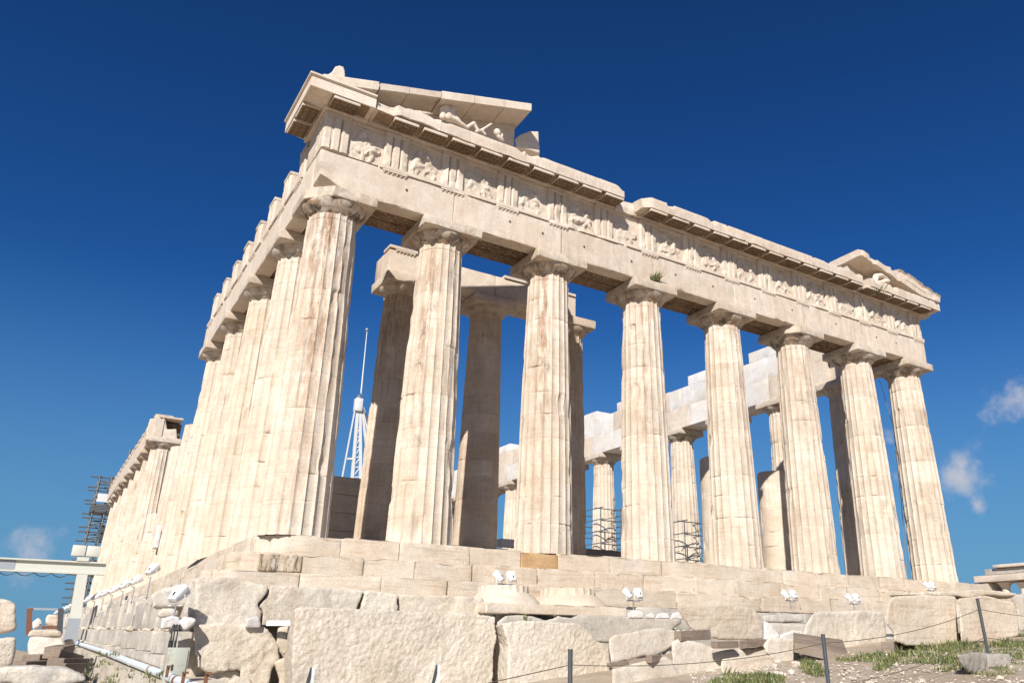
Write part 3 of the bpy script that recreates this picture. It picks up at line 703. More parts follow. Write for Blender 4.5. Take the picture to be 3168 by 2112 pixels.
mb.build('raking_cornice', M['archmar'], T)
mb = MB()
def fr_(P):
    return P
rake(mb, 25.55, 28.5, rkR, 610, fn=topbite(7), amp=.006); rake(mb, 28.51, 31.50, rkR, 611)
for a, b, s in ((28.35, 29.3, 1), (29.32, 30.5, 2), (30.52, 31.55, 3)):
    sweep(mb, [(.3, .006), (-.66, .006), (-.70, .30), (-.78, .38), (.3, .38)], np.linspace(a, b, 9), lambda t, p, q: (t, p, max(q*(1 if q < .1 else .92)+rkR(t), 13.76)), rs=.1, amp=.010, s=s, fn=topbite(20+s))
rbox(mb, (27.35, -.55, rkR(27.6)-.02), (27.95, .1, rkR(27.6)+.17), r=.05, seg=.12, amp=.04, chip=.1, s=8)
mb.build('raking_cornice', M['archmar'], T)
mb = MB()
sweep(mb, [(.34, 0), (.95, 0), (.95, 1), (.34, 1)], np.linspace(1.2, 7.0, 30), lambda t, p, q: (t, p, 13.74+q*max(.02, rkL(t)-.39-13.74)), rs=.3, amp=.004, tint=.97)
mr_ = MB(); sweep(mr_, [(.34, 0), (.95, 0), (.95, 1), (.34, 1)], np.linspace(25.7, 30.6, 26), lambda t, p, q: (t, p, 13.74+q*max(.02, rkR(t)-.39-13.74)), rs=.3, amp=.004, tint=.97)
mr_.build('gable_wall', M['archmar'], T)
mb.build('gable_wall', M['archmar'], T)
E1 = [(1186, 338), (1182, 318), (1196, 307), (1214, 300), (1237, 301), (1238, 318), (1240, 352), (1215, 345)]
rock('gable_block', M['archmar'], E1, 1, .25, .7, vox=.04, rough=.02, soft=1, s=61, parent=T)
# corner ornament base
FN = [(747, 184), (746, 176), (757, 168), (764, 163), (771, 152), (781, 150), (789, 154), (792, 163), (792, 186)]
rock('corner_ornament', M['archmar'], FN, 1, -.45, .55, vox=.03, rough=.012, soft=1, s=62, parent=T, tint=1.06)

# south flank entablature (columns one to five), frieze standing as separate triglyph blocks
def south_run(y0, y1, cols, tris, dx, s, zf=12.15, y0b=None, tz=1.0):
    mb = MB(); jj = [y0]+[CYF[i] for i in cols if y0+.5 < CYF[i] < y1-.5]+[y1]
    blocks(mb, 1, 0, 0, (.13+dx, ZA), (.70+dx, ZT), 4, s, joints=jj, r=.02, seg=.2, amp=.008, chip=.04, tint=(.97, 1.08), stain=(0, .12))
    A = mb.build('architrave', M['archmar'], T)
    mb = MB()
    if y0b: jj = [y0b]+jj[1:]
    blocks(mb, 1, 0, 0, (.73+dx, ZA+.012), (1.28+dx, ZT), 4, s+1, joints=jj, seg=.6, stain=(.5, 1)); blocks(mb, 1, 0, 0, (1.31+dx, ZA), (1.90+dx, ZT), 4, s+2, joints=jj, seg=.6, stain=(.5, .9)); mb.build('beam', M['soffit_shade'], T)
    mb = MB(); y = max(y0, 1.9)+.2
    while y < y1-.3:
        b = min(y1, y+rnd.uniform(1.2, 2.4)); sweep(mb, [(.07+dx, ZT+.002), (.07+dx, ZF-.002), (.5+dx, ZF-.002), (.5+dx, ZT+.002)], np.linspace(y, b, 6), lambda t, p, q: (p, t, q), amp=.006, s=int(y)); y = b+rnd.choice([.02, .02, .35])
    mb.build('taenia', M['archmar'], A)
    mb = MB(); blocks(mb, 1, max(y0, 1.9)+.1, y1-.05, (.36+dx, ZF), (1.85+dx, zf), 2.1, s+3, seg=.5, amp=.03, chip=.12); Fz = mb.build('frieze', M['archmar'], T)
    for i, yy in enumerate(tris):
        r = link('regula', RGM, M['archmar'], A); r.location = (.075+dx, yy, ZT); r.rotation_euler = (0, 0, -PI/2)
        t = link('triglyph', TRS[(i+s) % 5], M['archmar'], Fz); t.scale = (1, 1, tz); t.location = (.13+dx, yy, ZF); t.rotation_euler = (0, 0, -PI/2)
    return Fz
ST = [2.62, 4.70, 6.85, 8.99, 11.14, 13.28, 15.43, 17.57]
south_run(.712, 18.62, [1, 2, 3, 4], ST, 0, 320, y0b=1.92)
t = link('triglyph', TRM[1], M['archmar'], east_frieze); t.location = (.128, .60, ZF); t.rotation_euler = (0, 0, -PI/2)
mb = MB(); blocks(mb, 1, .36, 1.9, (.36, ZF), (1.0, ZG-.01), 1, 335, seg=.4); mb.build('frieze', M['archmar'], T)
WT = [39.03+2.1455*k for k in range(14)]
wf = south_run(CYF[9]-.95, 69.37, list(range(9, 17)), WT, .31, 340, zf=11.93, y0b=CYF[9]+.6, tz=.24)
# broken end blocks over the first western column
for px, s in (([(335, 1010), (337, 985), (345, 960), (358, 960), (364, 985), (360, 1008)], 1), ([(362, 1005), (366, 975), (374, 958), (380, 962), (384, 985), (406, 984), (408, 1010), (385, 1012)], 2)):
    rock('broken_block', M['archmar'], px, 1, CYF[9]-.9, 1.4, vox=.06, rough=.03, soft=1, s=630+s, parent=T)

# north flank inner face
mb = MB()
def NB(y0, y1, z0, z1, d0, d1, s, mat, tint):
    def fn(P):
        P = P.copy(); P[:, 0] -= .028*(P[:, 1]-1.01); return P
    m_ = MB(); rbox(m_, (29.87+d0, y0+.002, z0), (29.87+d1, y1-.002, z1), r=.008, seg=.4, amp=.004, chip=.03, s=s, tint=tint, fn=fn)
    m_.build('architrave' if z0 < 11 else 'coping_block' if z0 > 13 else 'backing_block', M[mat], T)
mbs = {'archmar': MB(), 'newmar': MB()}; r_ = random.Random(5)
ys = [4.9]+CYF[2:13]+[53.2]
for i in range(len(ys)-1):
    a, b = ys[i], ys[i+1]
    m1 = (a+b)/2+r_.uniform(-.8, .8)
    NB(a, m1, ZA, ZT+.1, -.87, .9, 700+i, 'newmar' if r_.random() < .55 else 'archmar', r_.uniform(.95, 1.06)); NB(m1, b, ZA, ZT+.1, -.868, .9, 720+i, 'newmar' if r_.random() < .5 else 'archmar', r_.uniform(.95, 1.06))
    c = a
    while c < b-.01:
        d = min(b, c+r_.uniform(1.1, 2.1)); d = b if b-d < .5 else d
        zt = 13.06
        NB(c, d, ZT+.104, zt+r_.uniform(-.02, .02), -.86+r_.uniform(-.01, .01), .9, int(c*17), 'newmar' if r_.random() < .5 else 'archmar', r_.uniform(.93, 1.08)); c = d
for a, b in ((5.0, 7.4), (7.4, 10.4), (14.2, 15.8), (21.8, 23.4), (25.9, 28.4), (33, 35.5), (38.6, 43)):
    NB(a, b, 13.085, 13.70, -.80, .7, int(a*31), 'newmar', r_.uniform(.98, 1.05))
NB(1.92, 4.89, ZA, ZT+.1, -.55, .75, 790, 'archmar', .9); NB(1.92, 4.89, ZT+.104, 13.1, -.5, .75, 791, 'archmar', .9)
# porch architrave
mb = MB()
blocks(mb, 0, 0, 0, (5.5, 10.80), (6.2, 11.76), 4, 800, joints=[4.46, 9.12, 13.15], seg=.3, r=.02, chip=.05, tint=(1.0, 1.05)); blocks(mb, 0, 0, 0, (6.23, 10.80), (7.0, 11.76), 4, 801, joints=[4.46, 9.12, 13.1], seg=.5, stain=(.2, .5))
pa = mb.build('porch_architrave', M['archmar'], T)
for a, b in ((4.42, 7.2), (9.5, 11.2), (11.5, 13.1)): mb = MB(); sweep(mb, [(5.43, 11.765), (5.43, 11.88), (6.1, 11.88), (6.1, 11.765)], np.linspace(a, b, 10), lambda t, p, q: (t, p, q), amp=.008, s=int(a*5)); mb.build('taenia', M['archmar'], pa)
for x in (5.1, 7.0, 10.9): r = link('regula', RGM, M['archmar'], pa); r.location = (x, 5.44, 11.76)

# south foundation wall: two big courses, and the rough terrace wall that carries the pipe
mb = MB(); r_ = random.Random(9)
y = -2.9
while y < 70:
    L = r_.uniform(.7, 2.6); sl = .018*(y+3); zt = -1.48+sl+r_.choice([-.4, -.22, -.1, 0, .05, .1])-(.35 if -2 < y < 1 else 0)
    rbox(mb, (-1.84+r_.uniform(-.08, .06), y, -2.41+sl), (-1.2, y+L-.03, zt), r=.05, seg=.18, amp=.05, chip=.12, s=int(y*11)+900, tint=r_.uniform(.85, 1.15)); y += L
y = -2.95
while y < 70:
    L = r_.uniform(2.6, 3.8); sl = .018*(y+3)
    rbox(mb, (-2.05, y, -2.85+sl), (-1.1, y+L-.006, -2.42+sl), r=.014, seg=.2, amp=.015, chip=.04, s=int(y*7)+950, tint=r_.uniform(.98, 1.12)); 
    rbox(mb, (-2.12, y+.3, -3.4+sl), (-1.1, y+L+.295, -2.855+sl), r=.014, seg=.2, amp=.02, chip=.05, s=int(y*7)+970, tint=r_.uniform(.98, 1.12)); y += L
mb.build('foundation', M['grey'], T)
mb = MB(); rbox(mb, (-1.55, -2.35, -4.4), (4.4, .2, -1.62), r=.1, seg=.3, amp=.08, chip=.1, s=77, tint=.8); mb.build('foundation_core', M['poros'], T)
# rough front courses under the steps at the corner
FB = [([(450, 1327), (520, 1325), (618, 1343), (613, 1364), (592, 1388), (603, 1404), (596, 1436), (505, 1440), (445, 1445)], -2.95, 2.0, 1), 
      ([(622, 1343), (720, 1346), (838, 1354), (823, 1390), (818, 1425), (672, 1436), (602, 1436), (604, 1404), (594, 1392), (614, 1366)], -2.9, 1.6, 2),
      ([(843, 1354), (912, 1363), (914, 1395), (907, 1425), (826, 1425), (832, 1385)], -2.92, 1.5, 3), ([(917, 1363), (1020, 1366), (1112, 1372), (1114, 1425), (917, 1425), (918, 1390)], -2.88, 1.5, 4)]
for px, yv, dp, s in FB: rock('foundation_block', M['poros'], px, 1, yv, dp, vox=.04, rough=.035, rsc=2.2, fine=.012, soft=1, s=1000+s, tint=1.0+.05*s, stain=.35, parent=T, back=1.0, along=False)
mb = MB(); r_ = random.Random(4); x = 4.0
while x < 33:
    L = r_.uniform(1.2, 2.2); rbox(mb, (x, -2.6+r_.uniform(-.1, .05), -2.3), (x+L-.03, -1.3, -1.62+r_.uniform(-.12, 0)), r=.05, seg=.22, amp=.05, chip=.12, s=int(x*13), tint=r_.uniform(.85, 1.1)); x += L
x = 3.0
while x < 33:
    L = r_.uniform(1.4, 2.4); rbox(mb, (x, -3.6+r_.uniform(-.2, .1), -3.4), (x+L-.03, -2.0, -2.32+r_.uniform(-.06, .02)), r=.06, seg=.25, amp=.05, chip=.12, s=int(x*17), tint=r_.uniform(.85, 1.1)); x += L
mb.build('foundation', M['grey'], T)
# ------------------------------------------------------------------ ground
def gz(x, y):
    x = np.asarray(x, float); y = np.asarray(y, float)
    right = -3.9+.1*np.clip(x, -6, 14)
    left = -4.25+1.25*sm(y, -14, 20)
    w = sm(x, -3.6, -1.2)*(1-0*y)
    w = np.where(y < -11, sm(x, -5.5+0*y, 0), w)
    z = left*(1-w)+right*w
    r = np.hypot(x-15, y-30)
    return z - 95*sm(r, 110, 420)
xs = np.concatenate([-np.geomspace(20, 6000, 26)[::-1]-14, np.arange(-14, 26, .35), np.geomspace(20, 6000, 26)+6.2])
ys = np.concatenate([-np.geomspace(20, 6000, 24)[::-1]-4, np.arange(-23.8, 24, .4), np.geomspace(20, 6000, 26)+4.3])
X, Y = np.meshgrid(xs, ys, indexing='ij'); P = np.stack([X, Y, 0*X], -1).reshape(-1, 3)
near = (np.hypot(P[:, 0]-4, P[:, 1]+4) < 32)
P[:, 2] = gz(P[:, 0], P[:, 1]) + near*(.05*fbm(P, .8, 4, 2)+.018*fbm(P, 4, 3, 3))
mb = MB(); mb.add(P, grid_faces(len(xs), len(ys)))
M['ground'] = stone('gravel_ground', (.54, .455, .355), (.43, .345, .255), bed=0, bump=.9, bsc=9, spots=.35, pits=.6, grey=.25)
kind(mb.build('ground', M['ground']), 'structure')
# ------------------------------------------------------------------ stones in front of the temple
def R(name, label, mat, px, yv, dp, s, cat='block', ax=1, group=None, **kw):
    return rock(name, M[mat], px, ax, yv, dp, s=s, label=label, cat=cat, group=group, **kw)
R('stone_block', 'tall craggy limestone boulder under the broken corner of the steps, split lower right side', 'poros',
  [(445, 1436), (505, 1431), (600, 1438), (617, 1450), (640, 1482), (642, 1512), (622, 1540), (612, 1640), (548, 1640), (552, 1535), (520, 1541), (482, 1548), (455, 1532), (446, 1490)], -3.35, 1.1, 21, cat='boulder', tint=1.14, stain=.3, vox=.04, rough=.06, rsc=1.6, fine=.014, soft=1)
R('stone_block', 'buff rubble stone low under the broken foot of the craggy boulder', 'rub', [(470, 1556), (490, 1538), (548, 1536), (556, 1560), (552, 1640), (470, 1640)], -3.2, .8, 58, cat='stone', vox=.04, rough=.04)
R('stone_block', 'pale stone lump at the bottom edge under the craggy boulder', 'rub', [(520, 1566), (545, 1552), (575, 1558), (590, 1600), (588, 1650), (515, 1650)], -3.9, .6, 59, cat='stone', vox=.04, rough=.03, tint=1.1)
R('stone_block', 'small rough stone wedged behind the left edge of the largest block', 'rub', [(640, 1440), (672, 1436), (690, 1450), (690, 1500), (645, 1502), (634, 1475)], -4.0, .8, 22, cat='stone', vox=.04, rough=.05)
R('stone_block', 'low stone at the foot of the craggy boulder, beside the dark gap', 'rub', [(628, 1520), (650, 1508), (680, 1510), (690, 1640), (634, 1640), (640, 1560)], -3.9, .7, 23, cat='stone', vox=.05, rough=.03)
R('stone_block', 'largest pitted limestone block in front, long flat top and pecked face', 'poros',
  [(678, 1398), (690, 1394), (760, 1394), (900, 1400), (1040, 1408), (1138, 1416), (1136, 1440), (1142, 1462), (1134, 1500), (1128, 1650), (668, 1650), (672, 1500)], -5.0, 1.15, 24, along=False, tint=1.08, stain=.25, vox=.026, rough=.016, rsc=4, fine=.013, soft=1)
R('stone_block', 'upright pitted block right of the largest one, with tool holes and a sloping shoulder', 'poros',
  [(1160, 1450), (1152, 1431), (1200, 1424), (1325, 1430), (1350, 1446), (1372, 1470), (1398, 1484), (1403, 1520), (1396, 1650), (1168, 1650), (1166, 1560), (1168, 1480)], -5.25, 1.0, 25, along=False, tint=1.12, stain=.1, vox=.028, rough=.016, rsc=4, fine=.013, soft=1)
R('stone_block', 'grey weathered ledge stone under the two upturned capitals', 'grey',
  [(1142, 1428), (1160, 1414), (1200, 1411), (1225, 1416), (1250, 1424), (1268, 1420), (1280, 1413), (1310, 1418), (1330, 1411), (1440, 1414), (1560, 1416), (1565, 1430), (1548, 1440), (1530, 1470), (1142, 1480)], -3.75, 1.1, 26, cat='ledge stone', vox=.045, rough=.03)
R('stone_block', 'tilted pale slab with a broken lower edge, right of the upright block', 'rub',
  [(1397, 1468), (1412, 1456), (1450, 1452), (1485, 1442), (1524, 1440), (1551, 1447), (1556, 1462), (1549, 1480), (1530, 1494), (1504, 1505), (1478, 1505), (1440, 1517), (1402, 1523)], -8.0, .8, 27, cat='slab', vox=.035, rough=.02)
R('stone_block', 'wide flat stone below the tilted slab at the bottom of the picture', 'rub',
  [(1404, 1536), (1440, 1528), (1530, 1505), (1546, 1520), (1562, 1555), (1640, 1580), (1650, 1640), (1404, 1640)], -8.3, .9, 28, cat='stone', vox=.045, rough=.02)
R('stone_block', 'brown layered marble block with a rounded broken underside, propped on timbers', 'brown',
  [(1556, 1388), (1600, 1386), (1700, 1390), (1732, 1398), (1746, 1412), (1753, 1440), (1751, 1466), (1690, 1469), (1652, 1468), (1612, 1458), (1590, 1446), (1568, 1420), (1558, 1404)], -7.9, .95, 29, vox=.033, rough=.035, rsc=2.4, soft=1)
R('stone_block', 'grey rough block under the brown marble block, pecked face', 'rub',
  [(1540, 1474), (1556, 1466), (1610, 1474), (1640, 1487), (1700, 1488), (1790, 1482), (1800, 1505), (1796, 1545), (1700, 1570), (1560, 1600), (1546, 1540)], -8.2, .9, 30, vox=.04, rough=.025)
R('stone_block', 'smooth buff block lying lowest beside the grass and gravel', 'brown',
  [(1656, 1514), (1700, 1506), (1755, 1499), (1775, 1508), (1779, 1530), (1770, 1546), (1738, 1547), (1715, 1553), (1690, 1572), (1655, 1580)], -9.1, .55, 31, vox=.03, rough=.012, tint=1.12)
R('stone_block', 'pale angular block between the grey block and the wooden boards', 'rub',
  [(1752, 1480), (1768, 1462), (1800, 1464), (1832, 1466), (1836, 1484), (1838, 1506), (1844, 1522), (1790, 1533), (1776, 1520), (1760, 1500)], -8.9, .6, 32, vox=.03, rough=.015, tint=1.1)
R('stone_block', 'pointed white fragment leaning on the brown marble block', 'white', [(1754, 1424), (1770, 1432), (1793, 1460), (1788, 1466), (1755, 1470)], -7.6, .4, 33, cat='stone fragment', vox=.025, rough=.01)
R('stone_block', 'flat-topped pale fragment behind the wooden boards', 'white', [(1790, 1458), (1822, 1446), (1845, 1448), (1856, 1462), (1838, 1474), (1792, 1470)], -7.7, .5, 34, cat='stone fragment', vox=.03, rough=.015, tint=.85)
R('stone_block', 'long grey sill stone lying behind the brown block', 'grey', [(1750, 1412), (1800, 1410), (1842, 1412), (1846, 1424), (1838, 1429), (1754, 1428)], -5.2, .7, 35, cat='stone', vox=.035, rough=.02)
R('stone_block', 'sawn grey foundation stone with bedding lines behind the pale fragments', 'grey', [(1752, 1430), (1850, 1432), (1940, 1440), (1944, 1478), (1770, 1480)], -5.4, .9, 36, cat='stone', vox=.05, rough=.02)
R('stone_block', 'round-shouldered pecked block left of the two big right-hand blocks', 'poros',
  [(1842, 1460), (1850, 1434), (1866, 1410), (1882, 1402), (1930, 1404), (1975, 1400), (2028, 1403), (2034, 1440), (2038, 1490), (1998, 1498), (1940, 1496), (1900, 1490), (1856, 1478)], -8.3, 1.2, 37, vox=.038, rough=.02, fine=.012, tint=1.05)
R('stone_block', 'big buff block with a notched dark left edge, raised on supports above the grass', 'brown',
  [(2040, 1380), (2052, 1368), (2120, 1364), (2195, 1369), (2197, 1420), (2203, 1478), (2140, 1481), (2082, 1482), (2056, 1472), (2050, 1450), (2034, 1432), (2036, 1405)], -10.6, 1.1, 38, vox=.028, rough=.016, rsc=3, fine=.003, tint=1.12, soft=1)
R('stone_block', 'big buff block at the right with a tapering ridge, behind the rope post', 'brown',
  [(2200, 1372), (2260, 1366), (2328, 1382), (2338, 1410), (2340, 1460), (2300, 1470), (2207, 1477)], -11.0, 1.0, 39, vox=.028, rough=.016, rsc=3, fine=.003, tint=1.10, soft=1)
R('stone_block', 'thin flat slab lying along the tops of the two big buff blocks', 'step', [(2036, 1358), (2060, 1362), (2190, 1356), (2250, 1352), (2336, 1362), (2330, 1369), (2262, 1366), (2230, 1372), (2190, 1368), (2072, 1366), (2040, 1368)], -10.5, 1.2, 40, cat='slab', vox=.03, rough=.012)
R('stone_block', 'rough stone at the right edge beyond the buff blocks', 'poros', [(2318, 1366), (2362, 1362), (2372, 1450), (2340, 1448), (2334, 1400)], -9.5, 1.0, 41, cat='stone', vox=.045, rough=.03)
for k, (px, lab) in enumerate((([(1442, 1420), (1440, 1408), (1450, 1401), (1468, 1400), (1480, 1408), (1478, 1420)], 'rounded white stone left in the row on the grey ledge, under a twin floodlight'),
        ([(1482, 1419), (1484, 1410), (1497, 1406), (1505, 1411), (1504, 1420)], 'small grey-white stone second in the row on the grey ledge'), ([(1506, 1420), (1508, 1410), (1522, 1405), (1534, 1407), (1540, 1420)], 'white stone third in the row on the grey ledge'),
        ([(1540, 1420), (1544, 1408), (1560, 1404), (1574, 1408), (1582, 1421)], 'jagged white stone fourth in the row, touching the brown block'))):
    R('white_stone', lab, 'white', px, -4.6, .35, 45+k, cat='stone', group='white stones on the grey ledge', vox=.03, rough=.02)
# two column capitals lying upside down
def lying_capital(u0, u1, vtop, vbot, s, label):
    a = at((u0+u1)/2, vbot, 1, -3.3); w = at(u1, vbot, 1, -3.3)[0]-at(u0, vbot, 1, -3.3)[0]; top = at((u0+u1)/2, vtop, 1, -3.3)[2]
    k = w/2.02; o = empty('upturned_capital', (a[0], -3.3+w*.5-.05, a[2]+.02), 0)
    mb = MB(); aw = w/2; H = top-a[2]-.02; ha = H*.36
    rbox(mb, (-aw, -aw, 0), (aw, aw, ha), r=.03, seg=.10, amp=.018, chip=.10, s=s, tint=1.02)
    mb.build('slab', M['marble'], o)
    mb = MB(); n = 140; pr = [(aw*.97, ha*.92)]+[(aw*(.97-.30*(t**1.3)), ha+(H*.40)*t) for t in np.linspace(.0, 1, 7)]+[(aw*.67, ha+H*.42), (aw*.655, H), (.01, H+.004)]
    th = 2*PI*np.arange(n)/n; u = (np.arange(n) % 7)/7.0
    V = []
    for i, g in enumerate(th):
        for j, (r, z) in enumerate(pr):
            f = 1-(.05*(1-(2*u[i]-1)**2) if j in (8, 9) else 0); V.append((r*f*math.cos(g), r*f*math.sin(g), z))
    V = np.array(V); V += .014*np.stack([fbm(V, 2.5, 3, s), fbm(V, 2.5, 3, s+1), fbm(V, 2.5, 3, s+2)], -1)
    mb.add(V, grid_faces(n, len(pr), True)); mb.build('bell', M['marble'], o)
    tag(o, label, 'capital', 'upturned capitals')
lying_capital(1116, 1278, 1341, 1411, 51, 'left one of two upturned fluted capitals on the grey ledge, its corner broken brown')
lying_capital(1272, 1440, 1348, 1417, 52, 'right one of two upturned fluted capitals, standing over the upright pitted block')
# timbers
def timber(label, p0, p1, w, h, s, name='timber', cat='timber', group='timbers under the stones'):
    mb = MB(); bar(mb, p0, p1, w, h)
    bmv = mb.mesh(name, False); o = link(name, bmv, M['wood']); tag(o, label, cat, group)
    b = o.modifiers.new('b', 'BEVEL'); b.width = .012; b.segments = 2; return o
def tpx(label, u0, v0, u1, v1, y0, y1, w, h): timber(label, at(u0, v0, 1, y0), at(u1, v1, 1, y1), w, h, 0)
tpx('thick timber propping the left underside of the brown marble block', 1556, 1460, 1625, 1456, -8.15, -7.9, .17, .20)
tpx('timber on the grey block below the middle of the brown marble block', 1640, 1480, 1690, 1478, -8.5, -8.4, .16, .13)
tpx('timber end below the right corner of the brown marble block', 1706, 1478, 1752, 1474, -8.3, -8.2, .18, .14)
tpx('short timber wedge under the broken edge of the tilted slab', 1490, 1513, 1514, 1511, -8.35, -8.2, .14, .14)
tpx('flat batten beneath the left end of the tilted slab', 1398, 1526, 1440, 1521, -8.1, -8.0, .12, .07)
tpx('low support beam under the notched left corner of the buff block', 2040, 1490, 2060, 1489, -10.5, -9.8, .25, .28)
tpx('support stone-grey beam under the middle of the big buff block', 2130, 1486, 2150, 1485, -10.5, -9.8, .25, .22)
# boarded platform
o = empty('wooden_platform', at(1890, 1495, 1, -9.2).tolist()); a = np.array(o.location)
A0, A1, B0, B1 = at(1822, 1452, 1, -8.7), at(1822, 1474, 1, -9.3), at(1935, 1468, 1, -8.9), at(1950, 1506, 1, -9.9)
for k in range(6):
    f0, f1 = k/6, (k+.9)/6
    p = [A0+(A1-A0)*f0, A0+(A1-A0)*f1, B0+(B1-B0)*f1, B0+(B1-B0)*f0]; mb = MB(); V = [q-a for q in p]+[q-a-np.array([0, 0, .05]) for q in p]
    mb.add(V, [(0, 1, 2, 3), (7, 6, 5, 4), (0, 4, 5, 1), (1, 5, 6, 2), (2, 6, 7, 3), (3, 7, 4, 0)], .85+.1*(k % 3)); mb.build('board', M['wood'], o, False)
mb = MB(); bar(mb, A1-a+[0, 0, -.12], B1-a+[0, 0, -.10], .06, .14); mb.build('bearer', M['wood'], o, False)
tag(o, 'sloping platform of grey wooden boards between the pale block and the pecked block', 'platform')
# rope barrier
posts = [(at(1310, 1492, 1, -13.9), 1.05, 'rope post nearest the camera, in front of the upright pitted block'), (at(1890, 1457, 1, -14.3), 1.05, 'middle rope post on the gravel, in front of the wooden platform'), (at(2245, 1375, 1, -13.75), 1.02, 'rope post at the right standing in a concrete footing')]
for i, (p, h, lab) in enumerate(posts):
    o = empty('rope_post', (p[0], p[1], p[2]-h))
    mb = MB(); lean = [(.0, 0), (-.02, 0), (-.05, 0)][i]; tube(mb, [(-lean[0], 0, -.25), (0, 0, h)], .026, 12); mb.build('pole', M['postm'], o)
    mb = MB(); tube(mb, [(0, 0, h-.004), (0, 0, h+.01)], .029, 12); mb.build('cap', M['postm'], o)
    if i == 2:
        mb = MB(); rbox(mb, (-.36, -.22, -.03), (.30, .25, .17), r=.02, seg=.1, amp=.008, chip=.03, s=3); mb.build('footing', M['conc'], o)
    tag(o, lab, 'rope post', 'rope barrier posts')
R('stone_block', 'dark pitted rock that carries the concrete footing of the right rope post', 'grey', [(2200, 1504), (2240, 1498), (2300, 1502), (2326, 1510), (2312, 1530), (2292, 1548), (2262, 1556), (2222, 1540), (2206, 1522)], -13.95, .5, 55, cat='rock', vox=.025, rough=.05, rsc=4, fine=.012, tint=.62)
def rope(label, hs):
    mb = MB(); P = [np.array([p[0], p[1], p[2]-q]) for (p, h, l), q in zip(posts, hs)]
    P = [P[0]+np.array([-5.2, -.2, -.75])]+P+[P[-1]+np.array([4.0, .4, -.06])]
    for a, b, sag in zip(P[:-1], P[1:], (.02, .10, .10, .05)):
        tube(mb, [a+(b-a)*t-np.array([0, 0, sag*4*t*(1-t)]) for t in np.linspace(0, 1, 17)], .0052, 6)
    o = mb.build('rope', M['rope']); tag(o, label, 'rope', 'ropes of the barrier')
rope('upper rope strung between the three posts', (.15, .10, .16)); rope('lower rope strung near the gravel between the posts', (.62, .62, .60))
# two steel struts standing before the largest block
for u, v, lab in ((720, 1532, 'left folded steel strut standing before the largest block'), (1008, 1526, 'right folded steel strut standing before the largest block')):
    p = at(u, v, 1, -7.2); o = empty('steel_strut', (p[0], p[1], p[2]-.75)); mb = MB(); bar(mb, (.03, 0, 0), (0, 0, .75), .045, .02); mb.build('front_leg', M['pipe'], o, False)
    mb = MB(); bar(mb, (-.13, .12, 0), (-.01, .03, .75), .06, .015); mb.build('back_leg', M['postm'], o, False); tag(o, lab, 'strut', 'folded steel struts')
mb = MB(); a, b = at(612, 1430, 1, -4.2), at(690, 1430, 1, -4.4); bar(mb, a, b, .05, .10); tag(mb.build('steel_rail', M['pipe'], None, False), 'short pale steel rail behind the left end of the largest block', 'rail')
R('stone_block', 'small grey fragment balanced on the craggy corner boulder', 'white', [(562, 1434), (566, 1420), (580, 1416), (596, 1416), (600, 1440), (562, 1442)], -3.5, .3, 57, cat='stone fragment', vox=.03, rough=.015, tint=.8)

# ------------------------------------------------------------------ floodlights
def lamp_parts(parent, loc, rz, tilt, k=1.0, yoke=True):
    """white floodlight head on a yoke; beam axis +y lifted by tilt"""
    R_ = Matrix.Rotation(rz, 4, 'Z') @ Matrix.Rotation(tilt, 4, 'X')
    L = Vector(loc)
    def X(p): return np.array(R_ @ Vector([q*k for q in p]))+np.array(L)
    mb = MB()
    secs = [(-.24, .10, .055, .02), (-.22, .125, .085, .015), (-.06, .15, .115, .0), (.10, .19, .15, 0), (.20, .20, .155, 0)]
    V = []; n = 20
    for y, hx, hz, oz in secs:
        for i in range(n):
            g = 2*PI*i/n; e = .45; c, s_ = math.cos(g), math.sin(g)
            V.append(X((hx*math.copysign(abs(c)**e, c), y, oz+hz*math.copysign(abs(s_)**e, s_))))
    F = [(i*n+j, i*n+(j+1) % n, (i+1)*n+(j+1) % n, (i+1)*n+j) for i in range(len(secs)-1) for j in range(n)]+[tuple(range(n-1, -1, -1))]
    mb.add(V, F); h = mb.build('housing', M['lamp'], parent)
    mb = MB(); V = [X((.2*.97*math.copysign(abs(math.cos(2*PI*i/n))**.45, math.cos(2*PI*i/n)), .195, .155*.97*math.copysign(abs(math.sin(2*PI*i/n))**.45, math.sin(2*PI*i/n)))) for i in range(n)]; mb.add(V, [tuple(range(n))]); mb.build('glass', M['greyp'], h, False)
    mb = MB(); obox(mb, X((0, -.10, .118)), X((.022, 0, 0))-np.array(L), X((0, .05, .012))-np.array(L), X((0, 0, .008))-np.array(L)); mb.build('vent_slot', M['dark'], h, False)
    if yoke:
        mb = MB(); pts = [(-.19, .02, 0), (-.21, .02, -.02), (-.21, -.03, -.26), (.21, -.03, -.26), (.21, .02, -.02), (.19, .02, 0)]
        R2 = Matrix.Rotation(rz, 4, 'Z')
        tube(mb, [np.array(R2 @ Vector([q*k for q in p]))+np.array(L) for p in pts], .016*k, 8); mb.build('yoke', M['lamp'], parent)
    return h
def single_lamp(x, y, z, h, rz, tilt, label, k=1.0):
    o = empty('floodlight', (x, y, z)); mb = MB(); tube(mb, [(0, 0, -.05), (0, 0, h)], .022*k, 10); mb.build('stand', M['steel'], o)
    mb = MB(); tube(mb, [(0, 0, 0), (0, 0, .012)], .09*k, 12); mb.build('base_plate', M['steel'], o)
    lamp_parts(o, (0, 0, h+.26*k), rz, tilt, k); tag(o, label, 'floodlight', 'floodlights along the south ledge'); return o
p = at(400, 1412, 0, -2.15)
single_lamp(p[0], p[1], p[2]-.02, .20, -PI/2+.75, .75, 'nearest single floodlight, over white stones by the rusty cabinet', .78)
